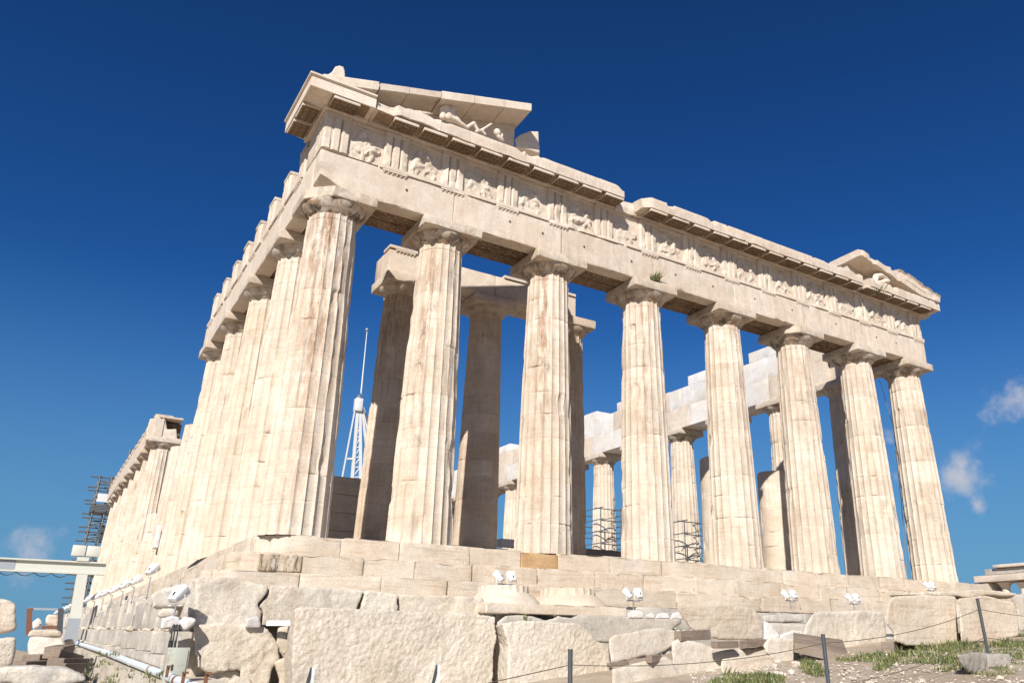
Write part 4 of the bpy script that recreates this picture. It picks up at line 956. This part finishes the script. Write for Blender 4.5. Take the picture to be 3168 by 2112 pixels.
SL = [(2.7, -1.42, 'second floodlight from the corner, on a tall stand above the grey wall', .50), (6.0, -1.40, 'third floodlight from the corner along the south ledge', .42), (9.0, -1.36, 'fourth floodlight from the corner along the south ledge', .42), (12.5, -1.30, 'fifth floodlight from the corner along the south ledge', .40), (16, -1.25, 'sixth floodlight from the corner, just right of the gantry leg', .4), (20, -1.2, 'seventh floodlight from the corner, level with the gantry leg', .4), (25, -1.1, 'eighth floodlight from the corner, showing behind the gantry leg', .4)]
for i, (y, z, lab, h) in enumerate(SL): single_lamp(-2.0, y, z-.1, h, -PI/2+(.75, .35, .5, .3, .6, .4, .5)[i], .7, lab, .70)
for i, y in enumerate((36, 40, 44, 48, 53, 58)): single_lamp(-2.0, y, -.95+.012*(y-36), .35, -PI/2+.3, .7, ('far floodlight beyond the gantry leg, %s of the six in its row' % ('first', 'second', 'third', 'fourth', 'fifth', 'last')[i]), .7)
def twin(u, v, yv, h, label, rz=(.55, -.05)):
    p = at(u, v, 1, yv); o = empty('twin_floodlight', p.tolist())
    mb = MB(); tube(mb, [(0, 0, -.1), (0, 0, h)], .02, 10); mb.build('stand', M['steel'], o)
    mb = MB(); bar(mb, (-.22, 0, h), (.22, 0, h), .03, .03); mb.build('crossbar', M['steel'], o, False)
    for k, x in enumerate((-.19, .19)):
        l = empty('lamp', (0, 0, 0), 0, o); lamp_parts(l, (x, 0, h+.19), rz[k], .8, .66)
    tag(o, label, 'floodlight', 'twin floodlights along the front')
TW = [(1160, 1352, -2.3, .12, 'twin floodlight at the left, rising behind the upturned capitals'), (1455, 1400, -2.6, .25, 'twin floodlight on a thin stand above the white stones'), (1816, 1392, -2.5, .18, 'twin floodlight above the long grey sill stone'), (1962, 1396, -2.6, .14, 'twin floodlight above the round-shouldered pecked block'), (2138, 1362, -2.4, .10, 'twin floodlight half hidden behind the slab on the big buff blocks')]
for a in TW: twin(*a)

# ------------------------------------------------------------------ south side: pipe, cabinet, path
mb = MB(); P0 = [(-2.18, -7.0, -3.30), (-2.2, -3.5, -3.19), (-2.2, 1.3, -3.06), (-2.2, 10, -2.82), (-2.2, 27, -2.44)]
o = empty('water_pipe', P0[2]); tube(mb, [np.array(p)-P0[2] for p in P0], .075, 14); mb.build('tube', M['pipe'], o)
for y in (-5.4, -3.9, -2, 1.5, 5, 9, 14):
    q = np.interp(y, [p[1] for p in P0], [p[2] for p in P0]); mb = MB(); tube(mb, [(0, y-P0[2][1]-.05, q-P0[2][2]), (0, y-P0[2][1]+.05, q-P0[2][2])], .083, 14); mb.build('collar', M['gantry'] if y > 0 else M['rust'], o)
tag(o, 'long pale pipe running along the top of the rough south terrace wall', 'pipe')
# terrace wall below the pipe
n1, n2 = 170, 26; ysw = np.linspace(-9.5, 40, n1); V = []
for y in ysw:
    top = np.interp(y, [-9.5, -7, 27, 40], [-3.46, -3.38, -2.54, -2.4]); b = float(gz(-2.6, y))-.3
    for j in range(n2): t = j/(n2-1); V.append((-2.32, y, b+(top-b)*t))
    V.append((-1.2, y, top))
V = np.array(V); j = np.tile(np.arange(n2+1), n1); f = (j < n2)
V[:, 0] += f*(.09*fbm(V*np.array([1, 1.4, .6]), 2.6, 4, 5)-.05*np.maximum(0, vn(V*np.array([1, 3.2, .4]), 2, 9)))
mb = MB(); mb.add(V, grid_faces(n1, n2+1), 1+.12*fbm(V, 1.5, 3, 2), .0); o = mb.build('terrace_wall', M['poros']); tag(o, 'rough limestone terrace wall with weeds below the pale pipe', 'wall')
# cabinet
c0, c1 = at(388, 1486, 1, -4.3), at(438, 1486, 1, -4.3); o = empty('electric_cabinet', ((c0[0]+c1[0])/2, -4.3, c0[2]-.78)); hw = (c1[0]-c0[0])/2; hh = .78
mb = MB(); rbox(mb, (-hw, 0, 0), (hw, .30, hh), r=.012, seg=.3, amp=.002, chip=0); mb.build('box', M['cab'], o)
mb = MB(); rbox(mb, (-hw+.06, -.022, .04), (hw-.03, -.002, hh-.04), r=.006, seg=.3, amp=.001, chip=0, tint=1.0); dr = mb.build('door', M['cab'], o); mb = MB(); box(mb, (-hw+.09, -.036, hh*.5), (-hw+.12, -.023, hh*.5+.1)); mb.build('handle', M['dark'], dr, False)
tag(o, 'rust-streaked grey electric cabinet at the corner above the pipe', 'cabinet')
for u, v, k, lab in ((388, 1535, 0, 'rusty bracket left of the cabinet, clamped to the pale pipe'), (425, 1550, 1, 'rusty bracket below the cabinet door'), (478, 1552, 2, 'rusty bracket on the stones right of the cabinet')):
    p = at(u, v, 0, -2.32); o = empty('iron_bracket', p.tolist()); mb = MB(); bar(mb, (0, -.14, .04), (0, .14, .04), .05, .03); mb.build('flange', M['rust'], o, False); mb = MB(); bar(mb, (0, .11, .04), (0, .11, -.14), .05, .03); mb.build('leg', M['rust'], o, False); tag(o, lab, 'bracket', 'rusty brackets')
# boards lying on the ledge behind the pipe
for k, (y0, y1, dx, lab) in enumerate(((-2.6, 3.2, 0, 'near grey board lying on the ledge behind the pipe'), (3.3, 10, .05, 'middle grey board lying on the ledge behind the pipe'), (10.2, 22, .02, 'far grey board lying on the ledge behind the pipe'))):
    z = lambda y: np.interp(y, [p[1] for p in P0], [p[2] for p in P0])+.05
    mb = MB(); bar(mb, (-2.05+dx, y0, z(y0)), (-2.05+dx, y1, z(y1)), .22, .05); tag(mb.build('board', M['wood'], None, False), lab, 'board', 'boards on the south ledge')
for px, s, lab in (([(368, 1444), (372, 1420), (390, 1414), (410, 1416), (418, 1430), (414, 1444)], 1, 'left one of two white marble lumps under the nearest floodlight'), ([(414, 1444), (412, 1424), (425, 1414), (452, 1420), (446, 1434), (430, 1446)], 2, 'right one of two white marble lumps under the nearest floodlight')):
    rock('white_stone', M['white'], px, 1, -3.75, .35, vox=.03, rough=.03, s=70+s, label=lab, cat='stone', group='white lumps at the corner')
R('stone_block', 'long grey coping stone on the wall top behind the nearest floodlight', 'grey', [(346, 1366), (370, 1352), (452, 1334), (452, 1392), (420, 1392), (352, 1396)], -2.6, 1.0, 73, cat='coping stone', vox=.05, rough=.03)
R('stone_block', 'yellowish rough stone in the gap below the coping stone', 'rub', [(358, 1412), (372, 1396), (396, 1396), (412, 1404), (408, 1416), (364, 1418)], -3.1, .5, 74, cat='stone', vox=.04, rough=.03)
mb = MB()
for x, d in ((0, 0), (.05, .03), (.1, .0)): tube(mb, [(-2.12+x, -3.5, -2.30), (-2.2+x, -3.95+d, -2.34), (-2.22+x, -4.0+d, -2.6), (-2.2+x, -3.9+d, -3.2)], .022, 8)
tag(mb.build('cable_bundle', M['dark']), 'dark cable bundle hanging down beside the craggy corner boulder', 'cable')
mb = MB(); tube(mb, [(-2.0, 29, -1.2), (-2.1, 28.6, -1.6), (-2.12, 28.5, -2.4)], .05, 10); tag(mb.build('drain_pipe', M['greyp']), 'grey-green drain pipe down the south wall right of the gantry leg', 'pipe')
# left-hand stones and timber stack
R('stone_block', 'buff block high at the left edge, on top of a white block', 'brown', [(-60, 1378), (0, 1374), (24, 1378), (36, 1388), (38, 1444), (20, 1452), (-60, 1462)], -8, 1.0, 80, vox=.03, rough=.012, tint=1.15)
R('stone_block', 'white pecked block at the left edge under the buff block', 'poros', [(-60, 1468), (0, 1464), (38, 1462), (36, 1500), (28, 1530), (-60, 1545)], -8, 1.0, 81, vox=.03, rough=.015, tint=1.1)
R('stone_block', 'broad veined marble slab in the bottom left corner', 'grey', [(-60, 1545), (0, 1532), (80, 1528), (160, 1534), (198, 1552), (205, 1562), (150, 1572), (60, 1580), (10, 1568), (-60, 1590)], -13.0, .9, 82, cat='slab', vox=.03, rough=.02, tint=1.35)
R('stone_block', 'flat stone under the veined marble slab, cut by the picture edge', 'rub', [(-60, 1592), (10, 1574), (60, 1584), (190, 1566), (230, 1580), (240, 1640), (-60, 1640)], -12.7, .8, 83, cat='stone', vox=.04, rough=.025)
R('stone_block', 'rounded grey boulder with swirled veins left of the gantry leg', 'grey', [(66, 1500), (64, 1480), (70, 1464), (95, 1462), (140, 1466), (150, 1476), (146, 1490), (120, 1498), (112, 1508), (70, 1512)], 3.0, 1.6, 84, cat='boulder', vox=.06, rough=.05, tint=1.3)
R('stone_block', 'square marble block between the two rusty frames at the left', 'step', [(104, 1420), (110, 1410), (134, 1412), (138, 1418), (136, 1440), (106, 1438)], 9, 1.2, 85, vox=.06, rough=.02, tint=1.1)
R('stone_block', 'white marble lump beside the square block at the left', 'white', [(74, 1430), (84, 1420), (92, 1418), (98, 1430), (92, 1442), (76, 1444)], 8.5, .8, 86, cat='stone', vox=.06, rough=.03)
R('stone_block', 'low row stone behind the swirled boulder', 'rub', [(62, 1458), (70, 1444), (140, 1446), (146, 1462), (64, 1464)], 6, 1.0, 87, cat='stone', vox=.07, rough=.04)
R('stone_block', 'reddish stone pile end next to the foot of the gantry', 'rub', [(140, 1480), (146, 1468), (168, 1466), (174, 1490), (160, 1504), (138, 1500)], 10, 1.0, 88, cat='stone', vox=.08, rough=.05, tint=.9)
for k, (u0, v0, u1, v1, y, lab) in enumerate(((70, 1514, 120, 1512, -4.5, 'lowest brown timber of the stack at the left'), (118, 1500, 172, 1516, -4.8, 'top grey plank of the timber stack, sloping right'), (122, 1496, 150, 1490, -4.4, 'short plank end sticking up from the timber stack'), (126, 1522, 186, 1522, -5.2, 'long dark timber near the foot of the terrace wall'), (128, 1534, 176, 1533, -5.4, 'bottom timber in the stack behind the veined slab'), (40, 1530, 118, 1526, -5.0, 'shadowed timber between the white block and the stack'))):
    timber(lab, at(u0, v0, 1, y), at(u1, v1, 1, y+.5), .3, .16, 0, group='timbers of the left stack')
# rusty frame with a rail
o = empty('rusty_frame', at(66, 1470, 1, 8).tolist()); a = np.array(o.location)
for u in (66, 137): 
    p0, p1 = at(u, 1456, 1, 8)-a, at(u+(2 if u < 100 else 3), 1396, 1, 8)-a; mb = MB(); bar(mb, p0, p1, .14, .14); mb.build('post', M['rust'] if u < 100 else M['postm'], o, False)
mb = MB(); bar(mb, at(66, 1397, 1, 8)-a, at(140, 1399, 1, 8)-a, .08, .06); mb.build('rail', M['greyp'], o, False)
mb = MB(); bar(mb, at(96, 1440, 1, 8)-a, at(138, 1441, 1, 8)-a, .1, .08); mb.build('shelf', M['rust'], o, False)
tag(o, 'rusty steel storage frame with a grey top rail among the left stones', 'frame')
# gantry
g = empty('gantry_crane', (-2.62, 19.6, -2.96))
mb = MB(); box(mb, (-.22, -.2, -.3), (.22, .2, 1.35)); mb.build('base_leg', M['greyp'], g, False)
mb = MB(); V = []; 
for z, w, d in ((1.352, .22, .2), (1.6, .20, .19), (3.10, .20, .18)): V += [(-w-.1*(z-1.35)/1.75, -d, z), (w-.1*(z-1.35)/1.75, -d, z), (w-.1*(z-1.35)/1.75, d, z), (-w-.1*(z-1.35)/1.75, d, z)]
mb.add(V, [(i*4+k, i*4+(k+1) % 4, (i+1)*4+(k+1) % 4, (i+1)*4+k) for i in range(2) for k in range(4)]+[(3, 2, 1, 0), (8, 9, 10, 11)]); mb.build('leg', M['gantry'], g, False)
for x in (-8.2,):
    mb = MB(); bar(mb, (x, 0, -.5), (x, 0, 3.10), .4, .36); mb.build('leg', M['gantry'], g, False)
mb = MB()
for z0, z1, hw in ((3.11, 3.17, .16), (3.17, 3.57, .03), (3.57, 3.63, .16)): box(mb, (-9.5, -hw, z0), (.72, hw, z1))
bm_ = mb.build('beam', M['gantry'], g, False)
mb = MB(); box(mb, (-9.5, -.045, 3.2), (-2.55, -.032, 3.55)); mb.build('grey_web_panel', M['greyp'], bm_, False)
mb = MB(); box(mb, (-.42, -.2, 3.635), (.02, .2, 3.80)); mb.build('trolley', M['gantry'], g, False)
for x, lab in ((-.42, 0), (.12, 1)):
    mb = MB(); rbox(mb, (x-.25, -.18, 3.84), (x+.25, .18, 4.28), r=.02, seg=.3, amp=0, chip=0); cb_ = mb.build('control_box', M['gantry'], g)
mb = MB()
for k in range(7):
    x0 = -.9-k*.62; tube(mb, [(x0-.3+.6*t, -.1, 3.10-(.45 if k > 3 else .14)*4*t*(1-t)) for t in np.linspace(0, 1, 11)], .018, 6)
mb.build('festoon_cable', M['dark'], g)
tag(g, 'cream painted gantry crane beam on a two-tone leg left of the temple', 'gantry crane')

# ------------------------------------------------------------------ scaffolds and derrick
def scaffold(x, y, z0, w, d, h, lifts, label, nx=2, tall=None, decks=(), r=.045, ext=.5):
    o = empty('scaffold', (x, y, z0))
    for i in range(nx):
        for j in range(2):
            hh = h+(tall if tall and (i, j) == (nx-1, 0) else 0); mb = MB(); tube(mb, [(i*w/(nx-1), j*d, 0), (i*w/(nx-1), j*d, hh)], r, 8); mb.build('pole', M['scaf'], o)
    for k in range(lifts):
        z = (k+1)*h/lifts-.1
        for j in range(2): mb = MB(); tube(mb, [(-ext*((k+j) % 2), j*d, z), (w+ext*.6*((k+1) % 2), j*d, z)], r*.9, 8); mb.build('ledger', M['scaf'], o)
        for i in range(nx): mb = MB(); tube(mb, [(i*w/(nx-1), -.3, z+.07), (i*w/(nx-1), d+.3, z+.07)], r*.9, 8); mb.build('transom', M['scaf'], o)
        if k % 2 == 0 and k < lifts-1: mb = MB(); tube(mb, [(0, 0, z), (w, 0, z+h/lifts)], r*.8, 6); mb.build('brace', M['scaf'], o)
    for z in decks: mb = MB(); box(mb, (-.2, -.2, z), (w+.3, d+.2, z+.12)); mb.build('platform', M['scaf'], o, False)
    tag(o, label, 'scaffold', 'tube scaffolds'); return o
sc_ = scaffold(-.45, 71.5, -1.5, 2.1, 2.2, 14.6, 22, 'tall dark scaffold tower at the far left end of the colonnade', tall=3.0, decks=(11.1, 11.25, 11.4, 11.55, 11.7), r=.085, ext=.8, nx=3)
mb = MB(); box(mb, (.1, -.2, 12.1), (1.7, -.1, 12.9)); mb.build('screen', M['lamp'], sc_, False)
mb = MB(); box(mb, (1.0, -.1, 8.6), (1.7, .6, 9.8)); mb.build('hoist_box', M['postm'], sc_, False)
scaffold(27.5, 24.2, 0, 3.4, 3.4, 6.3, 8, 'left scaffold cage around the foot of a far colonnade column', nx=3, tall=2.8, r=.038)
scaffold(27.6, 15.6, 0, 3.4, 3.2, 4.4, 6, 'right scaffold cage at the foot of a nearer colonnade column', nx=3, r=.035)
D = empty('derrick_crane', (11.75, 30, 0))
def dp(u, v, y=30): return at(u, v, 1, y)-np.array([11.75, 30, 0])
hd = dp(824, 922)
for nm, a, b, w in (('mast', (809, 1095), (822, 935), .17), ('mast', (828, 1095), (827, 935), .17), ('stay', (786, 1095), (818, 925), .08), ('stay', (811, 1095), (824, 930), .08), ('stay', (846, 1060), (829, 925), .14)):
    mb = MB(); p0, p1 = dp(*a), dp(*b); p0 = p1+(p0-p1)*1.0; bar(mb, p1+(p0-p1)*(p1[2]+0)/(p1[2]-p0[2]+1e-6) if nm == 'mast' else p0, p1, w, w); mb.build(nm, M['lamp'], D, False)
mb = MB(); rbox(mb, (hd[0]-.26, -.25, hd[2]-.7), (hd[0]+.24, .25, hd[2]+.2), r=.05, seg=.3, amp=0, chip=0); mb.build('head', M['lamp'], D)
mb = MB(); tube(mb, [hd+[0, 0, .2], dp(825, 908), dp(829, 905)], [.20, .09, .15], 10); mb.build('sheave', M['steel'], D)
mb = MB()
for k in range(7):
    f0, f1 = k/7, (k+1)/7; m0, m1 = [np.array(dp(809+13*f, 1095-160*f)) for f in (f0, f1)]; n0, n1 = [np.array(dp(828-1*f, 1095-160*f)) for f in (f0, f1)]; bar(mb, m0, n1, .06, .06); bar(mb, m0, n0, .07, .07)
mb.build('lattice', M['lamp'], D, False)
mb = MB(); bar(mb, dp(797, 1053), dp(816, 1053), .12, .12); mb.build('tie', M['lamp'], D, False)
mb = MB(); tube(mb, [dp(829, 905), dp(843, 760)], [.05, .025], 8); mb.build('antenna', M['lamp'], D)
mb = MB(); V = blob_mesh([(dp(843, 757), dp(843, 757.5), .12, .12)]); link('finial', V, M['steel'], D)
mb = MB(); p0, p1 = dp(829, 925), dp(868, 1090)
q0, q1 = p0+[.5, 1, 0], p1+[1.2, 1, 0]
for k in range(10): t0, t1 = k/10, (k+1)/10; bar(mb, p0+(p1-p0)*t0, q0+(q1-q0)*t1, .05, .05); bar(mb, q0+(q1-q0)*t0, p0+(p1-p0)*t1, .05, .05)
bar(mb, p0, p1, .09, .09); bar(mb, q0, q1, .09, .09); mb.build('jib', M['lamp'], D, False)
tag(D, 'white derrick crane with a needle antenna seen between the front columns', 'derrick crane')
mb = MB(); tube(mb, [at(2020, 872, 1, 1.9), at(2052, 980, 1, 2.05), at(2070, 1150, 1, 2.1), at(2084, 1325, 1, 2.2)], .016, 6); tag(mb.build('earth_cable', M['steel']), 'thin cable hanging beside the rightmost front column', 'cable')
p = at(1162, 1256, 1, 9); o = empty('white_crate', p.tolist()); mb = MB(); rbox(mb, (-.35, -.2, 0), (.3, .2, .32), r=.02, seg=.3, amp=0, chip=0); mb.build('body', M['lamp'], o); mb = MB(); rbox(mb, (.32, -.2, 0), (.6, .2, .14), r=.02, seg=.3, amp=0, chip=0); mb.build('red_base', M['rust'], o); tag(o, 'small white crate on the temple floor between the second and third front columns', 'crate')
mb = MB(); 
for k in range(4): tube(mb, [(-.70+.02*k, 3.0+.5*k, -.42+.02*k), (-.75, 4.2+.4*k, -.53)], .018, 6)
tag(mb.build('wire', M['dark']), 'loose wires lying on the south steps near the corner', 'wire')

# ------------------------------------------------------------------ carved figures on the gable floor
def Z1(x, y, yv=-.22): return at((1280+x*.17857)/S_, (280+y*.17857)/S_, 1, yv)
def sculpt(name, caps, label, cat, vox=.025, s=1, rough=.012):
    m = blob_mesh(caps); o = finish(name, m, vox, 3, lambda P, N: P+N*(rough*fbm(P, 5, 3, s))[:, None], M['archmar'], None, tintf=lambda P: np.full(len(P), 1.08)); tag(o, label, cat, 'carvings on the gable floor'); return o
c = []
for a, b, ra, rb in (((500, 470), (490, 330), .11, .09), ((490, 320), (560, 275), .09, .08), ((560, 280), (690, 275), .08, .07), ((690, 270), (840, 262), .06, .025), ((690, 300), (790, 330), .06, .03), ((560, 330), (600, 470), .17, .16), ((660, 330), (640, 420), .13, .13), ((600, 470), (760, 540), .15, .10), ((680, 420), (800, 560), .11, .08), ((760, 540), (930, 650), .10, .06), ((930, 650), (960, 620), .06, .07), ((955, 620), (1040, 575), .07, .08), ((1040, 580), (1120, 700), .07, .06), ((1080, 715), (1180, 690), .055, .05), ((1180, 690), (1350, 578), .055, .045), ((1180, 700), (1240, 760), .05, .05)):
    c.append((Z1(*a), Z1(*b), ra, rb))
sculpt('reclining_statue', c, 'headless reclining marble figure with bent knees under the left gable cornice', 'statue', s=3)
sculpt('carved_head', [(Z1(1450, 740), Z1(1445, 725), .125, .13), (Z1(1530, 800), Z1(1535, 760), .05, .035), (Z1(1470, 800), Z1(1540, 860), .08, .06)], 'round carved head fragment right of the reclining figure', 'carving', s=5)
sculpt('animal_carving', [(Z1(20, 375), Z1(200, 400), .07, .06), (Z1(200, 400), Z1(335, 402), .06, .03), (Z1(100, 385), Z1(120, 430), .08, .06)], 'flat animal head fragment low in the left gable corner', 'carving', s=7)
hp = [at(u, v, 1, -.35) for u, v in ((2008, 652), (2012, 636), (2026, 632), (2040, 645))]
sculpt('animal_carving', [(hp[0], hp[1], .16, .15), (hp[1], hp[2], .15, .15), (hp[2], hp[3], .15, .12), (hp[0], hp[3], .14, .12)], 'worn horse head carving under the right gable cornice', 'carving', s=9, rough=.03)

# ------------------------------------------------------------------ the far temple at the right
E0 = np.array([77.0, 0, 0]); ex = 77
def ep(u, v): return at(u, v, 0, ex)
Eo = empty('small_temple', ep(2300, 1380).tolist()); eo = np.array(Eo.location)
def ebox(nm, u0, v0, u1, v1, d=2.0, mat='archmar', off=0, tint=1.0):
    a, b = ep(u0, v1), ep(u1, v0); a[2], b[2] = ep(2300, v1)[2], ep(2300, v0)[2]; mb = MB(); rbox(mb, (off, b[1]-eo[1], a[2]-eo[2]), (off+d, a[1]-eo[1], b[2]-eo[2]), r=.04, seg=.8, amp=.03, chip=.08, s=int(u0), tint=tint); mb.build(nm, M[mat], Eo)
ebox('cornice', 2284, 1296, 2440, 1303, 3.6, off=-.35); ebox('frieze', 2262, 1304, 2440, 1318, 3.4, 'grey', 0, .9); ebox('architrave', 2239, 1318.5, 2440, 1334, 3.2, off=-.15, tint=.95)
ebox('wall', 2226, 1335, 2268, 1366, 3, tint=.85); ebox('base', 2226, 1366, 2440, 1530, 4, 'step', -.3, .85)
for u in (2298, 2340):
    a, b = ep(u-8, 1366), ep(u+8, 1335.5); w = abs(a[1]-b[1])/2; cyy = (a[1]+b[1])/2-eo[1]; mb = MB(); tube(mb, [(1.0, cyy, a[2]-eo[2]), (1.0, cyy, b[2]-eo[2]-.5), ], [w*.85, w*.75], 16); cc = mb.build('column', M['archmar'], Eo)
    mb = MB(); tube(mb, [(1.0, cyy, b[2]-eo[2]-.5), (1.0, cyy, b[2]-eo[2]-.25), (1.0, cyy, b[2]-eo[2])], [w*.8, w*1.1, w*1.6], 12); mb.build('capital', M['archmar'], cc)
tag(Eo, 'small distant ruined temple with slim columns at the right edge', 'temple')

# ------------------------------------------------------------------ grass, weeds, gravel
def tuft(mb, x, y, z, n, h, r, rg, lean=.6, w=.011):
    for _ in range(n):
        a = rg.uniform(0, 2*PI); q = r*math.sqrt(rg.random()); bx, by = x+q*math.cos(a), y+q*math.sin(a); hh = h*rg.uniform(.45, 1.1); l = rg.uniform(0, lean)*hh; d = rg.uniform(0, 2*PI); c, s_ = math.cos(d), math.sin(d); ww = w*rg.uniform(.7, 1.6)
        mb.add([(bx-ww*s_, by+ww*c, z), (bx+ww*s_, by-ww*c, z), (bx+l*.4*c+ww*.7*s_, by+l*.4*s_-ww*.7*c, z+hh*.6), (bx+l*c, by+l*s_, z+hh)], [(0, 1, 2), (0, 2, 3)], rg.uniform(.6, 1.3))
rg = random.Random(3)
def gp(u, v):
    d = cF + cR*(u*S_-1584-SHX)/FPX - cU*(v*S_-1056-SHY)/FPX; lo, hi = 3.0, 60.0
    for _ in range(50):
        m_ = (lo+hi)/2; p = CAM+d*m_
        if p[2] > gz(p[0], p[1]): lo = m_
        else: hi = m_
    return CAM+d*lo
mbg = MB(); mbf = MB()
def region(poly, n, h, r, nb, thr=-.05):
    c = [gp(*q)[:2] for q in poly]; c = np.array(c); lo, hi = c.min(0), c.max(0); k = 0; tries = 0
    while k < n and tries < n*30:
        tries += 1; x, y = rg.uniform(lo[0], hi[0]), rg.uniform(lo[1], hi[1]); ins = False
        for i in range(len(c)):
            a, b = c[i], c[i-1]
            if (a[1] > y) != (b[1] > y) and x < (b[0]-a[0])*(y-a[1])/(b[1]-a[1]+1e-12)+a[0]: ins = not ins
        if not ins or float(fbm(np.array([[x, y, 0]]), .9, 3, 4)[0]) < thr: continue
        z = float(gz(x, y)); tuft(mbg, x, y, z, nb, h*rg.uniform(.5, 1.2)*(.55+1.1*max(0, .4+float(fbm(np.array([[x, y, 7]]), 2.2, 2, 8)[0]))), r, rg); k += 1
        if rg.random() < .16:
            fx, fy, fz = x+rg.uniform(-.1, .1), y+rg.uniform(-.1, .1), z+h*rg.uniform(.6, 1.1); mbf.add([(fx-.008, fy, fz), (fx+.008, fy, fz), (fx+.008, fy+.01, fz+.014), (fx-.008, fy+.01, fz+.014)], [(0, 1, 2, 3)])
region([(1990, 1545), (2040, 1500), (2340, 1470), (2400, 1450), (2400, 1540), (2330, 1560), (2200, 1545), (2100, 1530)], 3000, .11, .13, 14, -.10)
region([(1920, 1510), (2040, 1500), (2010, 1520), (1930, 1520)], 60, .08, .1, 14, -1)
region([(1620, 1580), (1650, 1560), (1720, 1556), (1790, 1550), (1800, 1575), (1700, 1590)], 190, .12, .12, 18, -1)
region([(1840, 1532), (1870, 1525), (1900, 1545), (1880, 1555), (1845, 1545)], 40, .12, .1, 18, -1)
region([(175, 1568), (200, 1530), (240, 1560), (300, 1568), (270, 1600)], 70, .10, .12, 12, -1)
for _ in range(70):
    y = rg.uniform(-6, 14); z0 = float(gz(-2.6, y)); z = z0+rg.random()**2*1.1*max(.2, (-2.6-z0)*.7); tuft(mbg, -2.42-.1*rg.random(), y, z, 10, .12, .09, rg, .9)
kind(mbg.build('grass', M['leaf'], None, False), 'stuff'); kind(mbf.build('wild_flowers', M['flower'], None, False), 'stuff')
def weed(x, y, z, h, r, n, label, lean=.9, w=.012):
    mb = MB(); tuft(mb, 0, 0, 0, n, h, r, rg, lean, w); o = mb.build('weed', M['leaf'], None, False); o.location = (x, y, z); tag(o, label, 'weed')
p = at(1504, 640, 1, .10); weed(p[0], .09, p[2]-.12, .34, .16, 120, 'green weed growing from a joint in the architrave above the fourth column', 1.4)
p = at(2016, 668, 1, -.55); weed(p[0], -.6, p[2]-.05, .28, .3, 60, 'dark dry weed on the right gable cornice below the horse head', 1.3)
p = at(1200, 1420, 1, -3.6); weed(p[0], p[1]-.1, p[2]-.1, .22, .12, 50, 'small green plant on the ledge under the left upturned capital')
mb = MB(); base = [(1, 0, 0), (0, 1, 0), (-1, 0, 0), (0, -1, 0), (0, 0, .6), (0, 0, -.6)]; fcs = [(0, 1, 4), (1, 2, 4), (2, 3, 4), (3, 0, 4), (1, 0, 5), (2, 1, 5), (3, 2, 5), (0, 3, 5)]
for _ in range(5200):
    u, v = rg.uniform(1580, 2400), rg.uniform(1490, 1620); p = gp(u, v)
    if p[1] > -8.9: continue
    s_ = .008+.035*rg.random()**4; a = rg.uniform(0, 6.3); q = np.array(base)*[s_*rg.uniform(.7, 1.5), s_, s_*rg.uniform(.6, 1)]; ca, sa = math.cos(a), math.sin(a)
    V = np.stack([q[:, 0]*ca-q[:, 1]*sa+p[0], q[:, 0]*sa+q[:, 1]*ca+p[1], q[:, 2]+gz(p[0], p[1])+s_*.2], -1); mb.add(V, fcs, rg.uniform(.8, 1.4))
kind(mb.build('gravel', M['rub'], None, False), 'stuff')
mb = MB()
def rub_at(p, s_):
    bm = bmesh.new(); bmesh.ops.create_icosphere(bm, subdivisions=1, radius=1.0); V = np.array([v.co[:] for v in bm.verts]); F = [[v.index for v in f.verts] for f in bm.faces]; bm.free()
    k = rg.randrange(999); V = V*(1+.45*vn(V, 1.1, k))[:, None]*np.array([rg.uniform(.8, 1.6), rg.uniform(.7, 1.2), rg.uniform(.45, .8)])*s_; a = rg.uniform(0, 6.3); ca, sa = math.cos(a), math.sin(a)
    V = np.stack([V[:, 0]*ca-V[:, 1]*sa+p[0], V[:, 0]*sa+V[:, 1]*ca+p[1], V[:, 2]+p[2]+.25*s_], -1); mb.add(V, F, rg.uniform(.8, 1.25))
for _ in range(90):
    p = gp(rg.uniform(1560, 1860), rg.uniform(1505, 1568))
    rub_at(p, .02+.09*rg.random()**2.5)
for _ in range(60):
    p = gp(rg.uniform(1860, 2350), rg.uniform(1500, 1580)); rub_at(p, .015+.05*rg.random()**3)
for _ in range(80):
    x = rg.uniform(5.2, 14); rub_at((x, -3.2+rg.uniform(-.1, .6), -2.32), .05+.13*rg.random()**2)
for _ in range(40):
    y = rg.uniform(-2, 26); rub_at((-1.95+rg.uniform(-.05, .2), y, -2.42+.018*(y+3)), .04+.10*rg.random()**2)
kind(mb.build('rubble', M['rub'], None, False), 'stuff')
